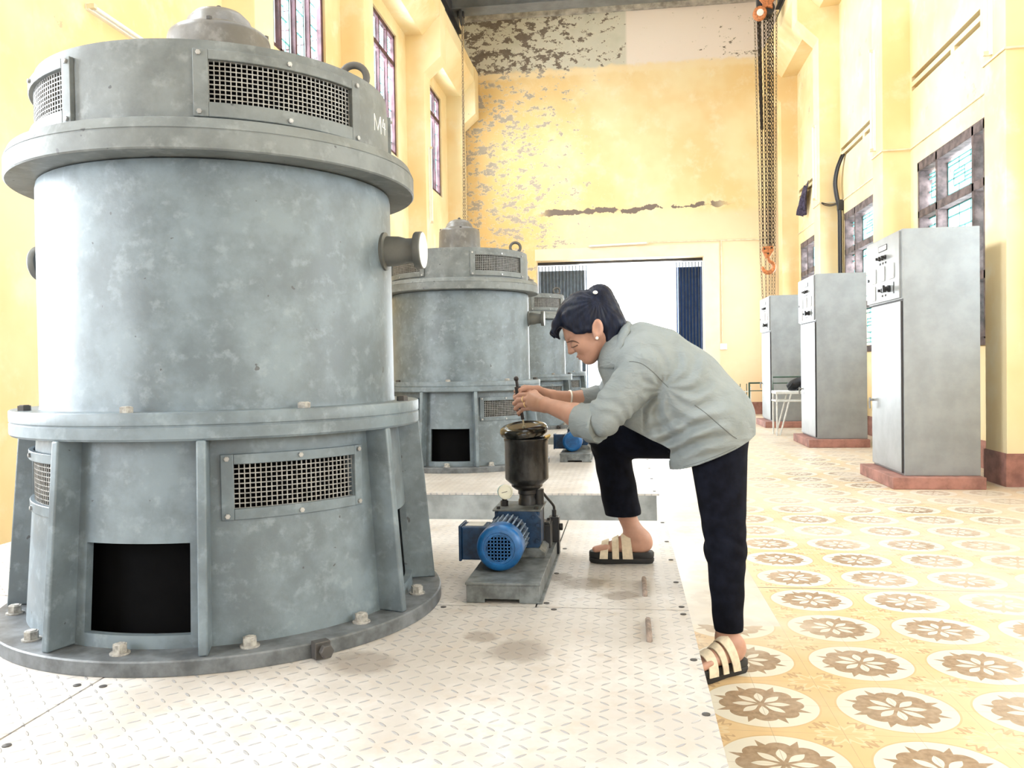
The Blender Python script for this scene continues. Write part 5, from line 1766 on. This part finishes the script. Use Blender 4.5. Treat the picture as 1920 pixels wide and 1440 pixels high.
# collar: a folded leaf lying over the shirt on each side of the neck
def near_y(x, z, far=False):
    """where the shirt's surface is met coming from the near (or far) side"""
    u, w = (x - sh.lo[0]) / sh.h, (z - sh.lo[2]) / sh.h
    i, k = int(u), int(w)
    u, w = u - i, w - k
    F = sh.F
    col = (F[i, :, k] * (1 - u) + F[i + 1, :, k] * u) * (1 - w) + (F[i, :, k + 1] * (1 - u) + F[i + 1, :, k + 1] * u) * w
    j = np.nonzero(col < 0)[0]
    if not len(j): return 3.135
    a = j[-1] if far else j[0]
    b = a + 1 if far else a - 1
    t = col[a] / (col[a] - col[b])
    return float(sh.lo[1] + sh.h * (a + (b - a) * t))
def leaf(s):
    inner = [(0.000, 3.135, 1.218), (-0.012, 3.135 + s * 0.052, 1.196), (-0.034, 3.135 + s * 0.072, 1.156), (-0.066, 3.135 + s * 0.070, 1.104), (-0.104, 3.135 + s * 0.030, 1.076)]
    outer = []
    for x, z, dy in ((0.022, 1.203, 0.0), (0.014, 1.176, 0.058), (-0.012, 1.128, 0.100), (-0.047, 1.044, 0.0), (-0.092, 1.046, 0.042)):
        y = 3.135 + s * dy if dy in (0.0, 0.042) and x != -0.047 else None
        ny = near_y(x, z, s > 0)
        outer.append((x, (3.135 if dy == 0.0 and x > 0 else ny + s * 0.006), z))
    outer[4] = (-0.095, 3.135 + s * 0.062, 1.046)
    ti = smooth(inner, 4)
    to = [Vector(outer[i // 4]).lerp(Vector(outer[min(i // 4 + 1, 4)]), (i % 4) / 4) for i in range(17)]
    mb = MB()
    n = len(ti)
    vs = []
    for p, q in zip(ti, to):
        m = (p + q) / 2 + Vector((0.002, s * 0.010, 0.004))
        vs += [p, m, q]
    fs = []
    for i in range(n - 1):
        for w in (0, 1):
            fs.append((i * 3 + w, i * 3 + w + 1, i * 3 + w + 4, i * 3 + w + 3))
    mb.raw(vs, fs)
    o = pm_obj(mb, 'collar', 'shirt', shirt)
    md = o.modifiers.new('thick', 'SOLIDIFY'); md.thickness = 0.006; md.offset = 0
    return o
for s_ in (-1, 1): leaf(s_)
M['shirt_seam'] = plain('shirt_seam', (0.115, 0.125, 0.127), 0.9)
def seam(pts, nm='seam', r=0.0015):
    D = smooth([(x, 0, z) for x, z in pts], 8)
    P = [(p.x, near_y(p.x, p.z) - 0.0002, p.z) for p in D]
    pm_obj(MB().tube(P, r, 5), nm, 'shirt_seam', shirt)
seam([(0.010, 1.070), (0.029, 1.068), (0.056, 1.059), (0.092, 1.030), (0.118, 1.002), (0.140, 0.980)])
seam([(0.225, 0.920), (0.260, 0.893), (0.306, 0.851), (0.342, 0.820), (0.362, 0.806)])
seam([(0.190, 0.705), (0.240, 0.727), (0.300, 0.752), (0.360, 0.778)], 'hem_seam', 0.0009)
def cuff(p0, p1, r0, r1, nm='cuff'):
    mb = MB()
    L = (Vector(p1) - Vector(p0)).length
    prof = [(r0 - 0.010, 0.0), (r0 - 0.003, -0.002), (r0, 0.004), (r0 * 1.02, L * 0.35), (r1 * 1.01, L * 0.7), (r1, L - 0.006), (r1 - 0.005, L), (r1 - 0.011, L - 0.004), (r1 - 0.012, L * 0.5)]
    mb.lat(p0, p1, prof, 48)
    o = Vector(p0)
    for i, v in enumerate(mb.v):
        w = 0.0022 * sin(v[0] * 160 + v[2] * 90) + 0.0015 * sin(v[1] * 210)
        mb.v[i] = (v[0] + w * 0.4, v[1] + w, v[2] + w)
    return pm_obj(mb, nm, 'shirt', shirt)
cuff((-0.092, 2.948, 0.856), (-0.172, 3.004, 0.866), 0.0685, 0.060)
cuff((-0.100, 3.348, 0.913), (-0.182, 3.316, 0.921), 0.064, 0.050)
# --- trousers
tr = Field((-0.20, 2.80, 0.10), (0.49, 3.47, 0.98), 0.0045)
kn = lambda X, Y, Z, t: 0.0030 * np.sin(Z * 95 + X * 40 + 2 * np.sin(Y * 50)) * np.exp(-((t - 1) / 0.25) ** 2)
kn2 = lambda X, Y, Z, t: 0.0030 * np.sin(Z * 85 + X * 30 + 2 * np.sin(Y * 50)) * np.exp(-(t / 0.2) ** 2) + 0.0012 * np.sin(Z * 60 + X * 20)
tr.add(cone((0.308, 3.03, 0.825), (0.308, 3.21, 0.825), 0.107, 0.107), 0.03)
tr.add(cone((0.265, 3.12, 0.92), (0.300, 3.12, 0.84), 0.085, 0.10, 0.7), 0.03)
tr.add(cone((0.310, 3.01, 0.80), (0.329, 2.957, 0.42), 0.104, 0.066, 1.0, kn), 0.03)
tr.add(cone((0.329, 2.957, 0.42), (0.3345, 2.953, 0.150), 0.067, 0.049, 1.0, kn2), 0.02)
tr.add(cone((0.315, 3.23, 0.80), (-0.070, 3.345, 0.765), 0.100, 0.074, 1.0, kn), 0.04)
tr.add(cone((-0.070, 3.347, 0.760), (-0.022, 3.350, 0.480), 0.072, 0.071, 1.0, kn2), 0.02)
X, Y, Z = tr.coords()
# hems: cut level, hollow below
legR = (X < 0.12) & (Z < 0.62)
legL = (Z < 0.34) & (X > 0.12)
cutz = np.where(X < 0.14, (0.468 + 0.02 * (X + 0.02) - Z) , (0.143 - Z)) + 0 * Y
inner = -(tr.F + 0.009)
deep = np.where(X < 0.14, Z < 0.515, Z < 0.19)
tr.F = np.where((X < 0.14) & (Z > 0.62), tr.F, np.maximum(np.maximum(tr.F, np.where(deep, inner, -1)), np.where((X < 0.14) | (Z < 0.4), cutz, -1))).astype(np.float32)
tr.build('trousers', 'pants', woman, 1)
del tr

# --- sandals
def sandal(P, zb, zt, straps, nm='sandal'):
    prof = [(0.000, 0.0), (0.004, 0.020), (0.02, 0.031), (0.06, 0.033), (0.11, 0.032), (0.16, 0.041), (0.195, 0.045), (0.225, 0.040), (0.245, 0.026), (0.254, 0.010)]
    out = [(l - 0.004, w) for l, w in prof] + [(l - 0.004, -w * 0.95) for l, w in reversed(prof)]
    mb = MB()
    rows = []
    lay = [(0.0, 0.97), (0.006, 1.0), (0.018, 1.0), (0.0195, 0.965), (0.0215, 0.965), (0.023, 1.0), (SOLE - 0.004, 1.0), (SOLE, 0.97)]
    n = len(out)
    vs, fs = [], []
    for z, s in lay:
        for l, w in out:
            p = P((l - 0.125) * s + 0.125, w * s, 0)
            vs.append((p[0], p[1], zb + z))
    for r in range(len(lay) - 1):
        for i in range(n):
            j = (i + 1) % n
            fs.append((r * n + i, r * n + j, (r + 1) * n + j, (r + 1) * n + i))
    fs += [tuple(reversed(range(n))), tuple((len(lay) - 1) * n + i for i in range(n))]
    mb.raw(vs, fs)
    so = pm_obj(mb, nm, 'sole', woman)
    for (l0a, l0b), (l1a, l1b), h, w0, lift in straps:
        # lateral edge runs l0a..l0b, crown runs l1a..l1b
        mb = MB()
        nu, nv = 18, 6
        vs, fs = [], []
        for lay_ in (0, 1):
            for i in range(nu + 1):
                a = pi * i / nu
                e = sin(a)
                for j in range(nv + 1):
                    v = j / nv
                    l = (l0a + (l0b - l0a) * v) * (1 - e) + (l1a + (l1b - l1a) * v) * e
                    hh = h[0] * (1 - v) + h[1] * v
                    ww = w0 + (0.004 if lay_ else 0)
                    p = P(l, ww * cos(a), 0)
                    vs.append((p[0], p[1], zt - 0.022 + lift + (hh + 0.022 + (0.004 if lay_ else 0)) * e ** 0.8))
        m = (nu + 1) * (nv + 1)
        for i in range(nu):
            for j in range(nv):
                a = i * (nv + 1) + j
                q = (a, a + 1, a + nv + 2, a + nv + 1)
                fs.append(q); fs.append(tuple(m + x for x in reversed(q)))
        for i in range(nu):
            for j in (0, nv):
                a = i * (nv + 1) + j; b = a + nv + 1
                fs.append((a, b, m + b, m + a))
        for j in range(nv):
            for i in (0, nu):
                a = i * (nv + 1) + j; b = a + 1
                fs.append((a, b, m + b, m + a))
        mb.raw(vs, fs)
        pm_obj(mb, 'strap', 'strap', so)
    return so
sandal(PFR, PZ + 0.001, PZ + SOLE, [((0.078, 0.118), (0.092, 0.124), (0.084, 0.062), 0.044, 0), ((0.132, 0.158), (0.134, 0.160), (0.060, 0.046), 0.045, 0), ((0.176, 0.208), (0.172, 0.200), (0.044, 0.034), 0.046, 0)])
sandal(PFL, 0.001, SOLE, [((0.058, 0.090), (0.088, 0.118), (0.092, 0.074), 0.045, 0.0), ((0.112, 0.136), (0.124, 0.146), (0.068, 0.054), 0.045, 0), ((0.160, 0.200), (0.160, 0.196), (0.052, 0.040), 0.047, 0)])

# --- jewellery
def band(c, d, r, t, nm, mat='gold'):
    c, d = Vector(c), Vector(d).normalized()
    s = d.orthogonal().normalized(); q = d.cross(s)
    return pm_obj(MB().tube([c + (s * cos(2 * pi * k / 24) + q * sin(2 * pi * k / 24)) * r for k in range(24)], t, 8, True), nm, mat)
fd = Vector(RWR) - Vector(REL)
band(Vector(REL) + fd * 0.70, fd, 0.0335, 0.0035, 'bracelet', 'pearl')
band(Vector(K[2]) * 0.6 + Vector(FL[2][0]) * 0.4, Vector(FL[2][0]) - Vector(K[2]), 0.0105, 0.0016, 'ring')
band(Vector(K[1]) * 0.5 + Vector(FL[1][0]) * 0.5, Vector(FL[1][0]) - Vector(K[1]), 0.0108, 0.0016, 'ring')
for k in range(5):
    a = radians(-150 + 26 * k)
    pm_obj(ball((LAN[0] + 0.0365 * cos(a) + 0.003, LAN[1] + 0.0365 * sin(a), 0.118 - 0.004 * k), 0.0042), 'anklet_bead', 'pearl')
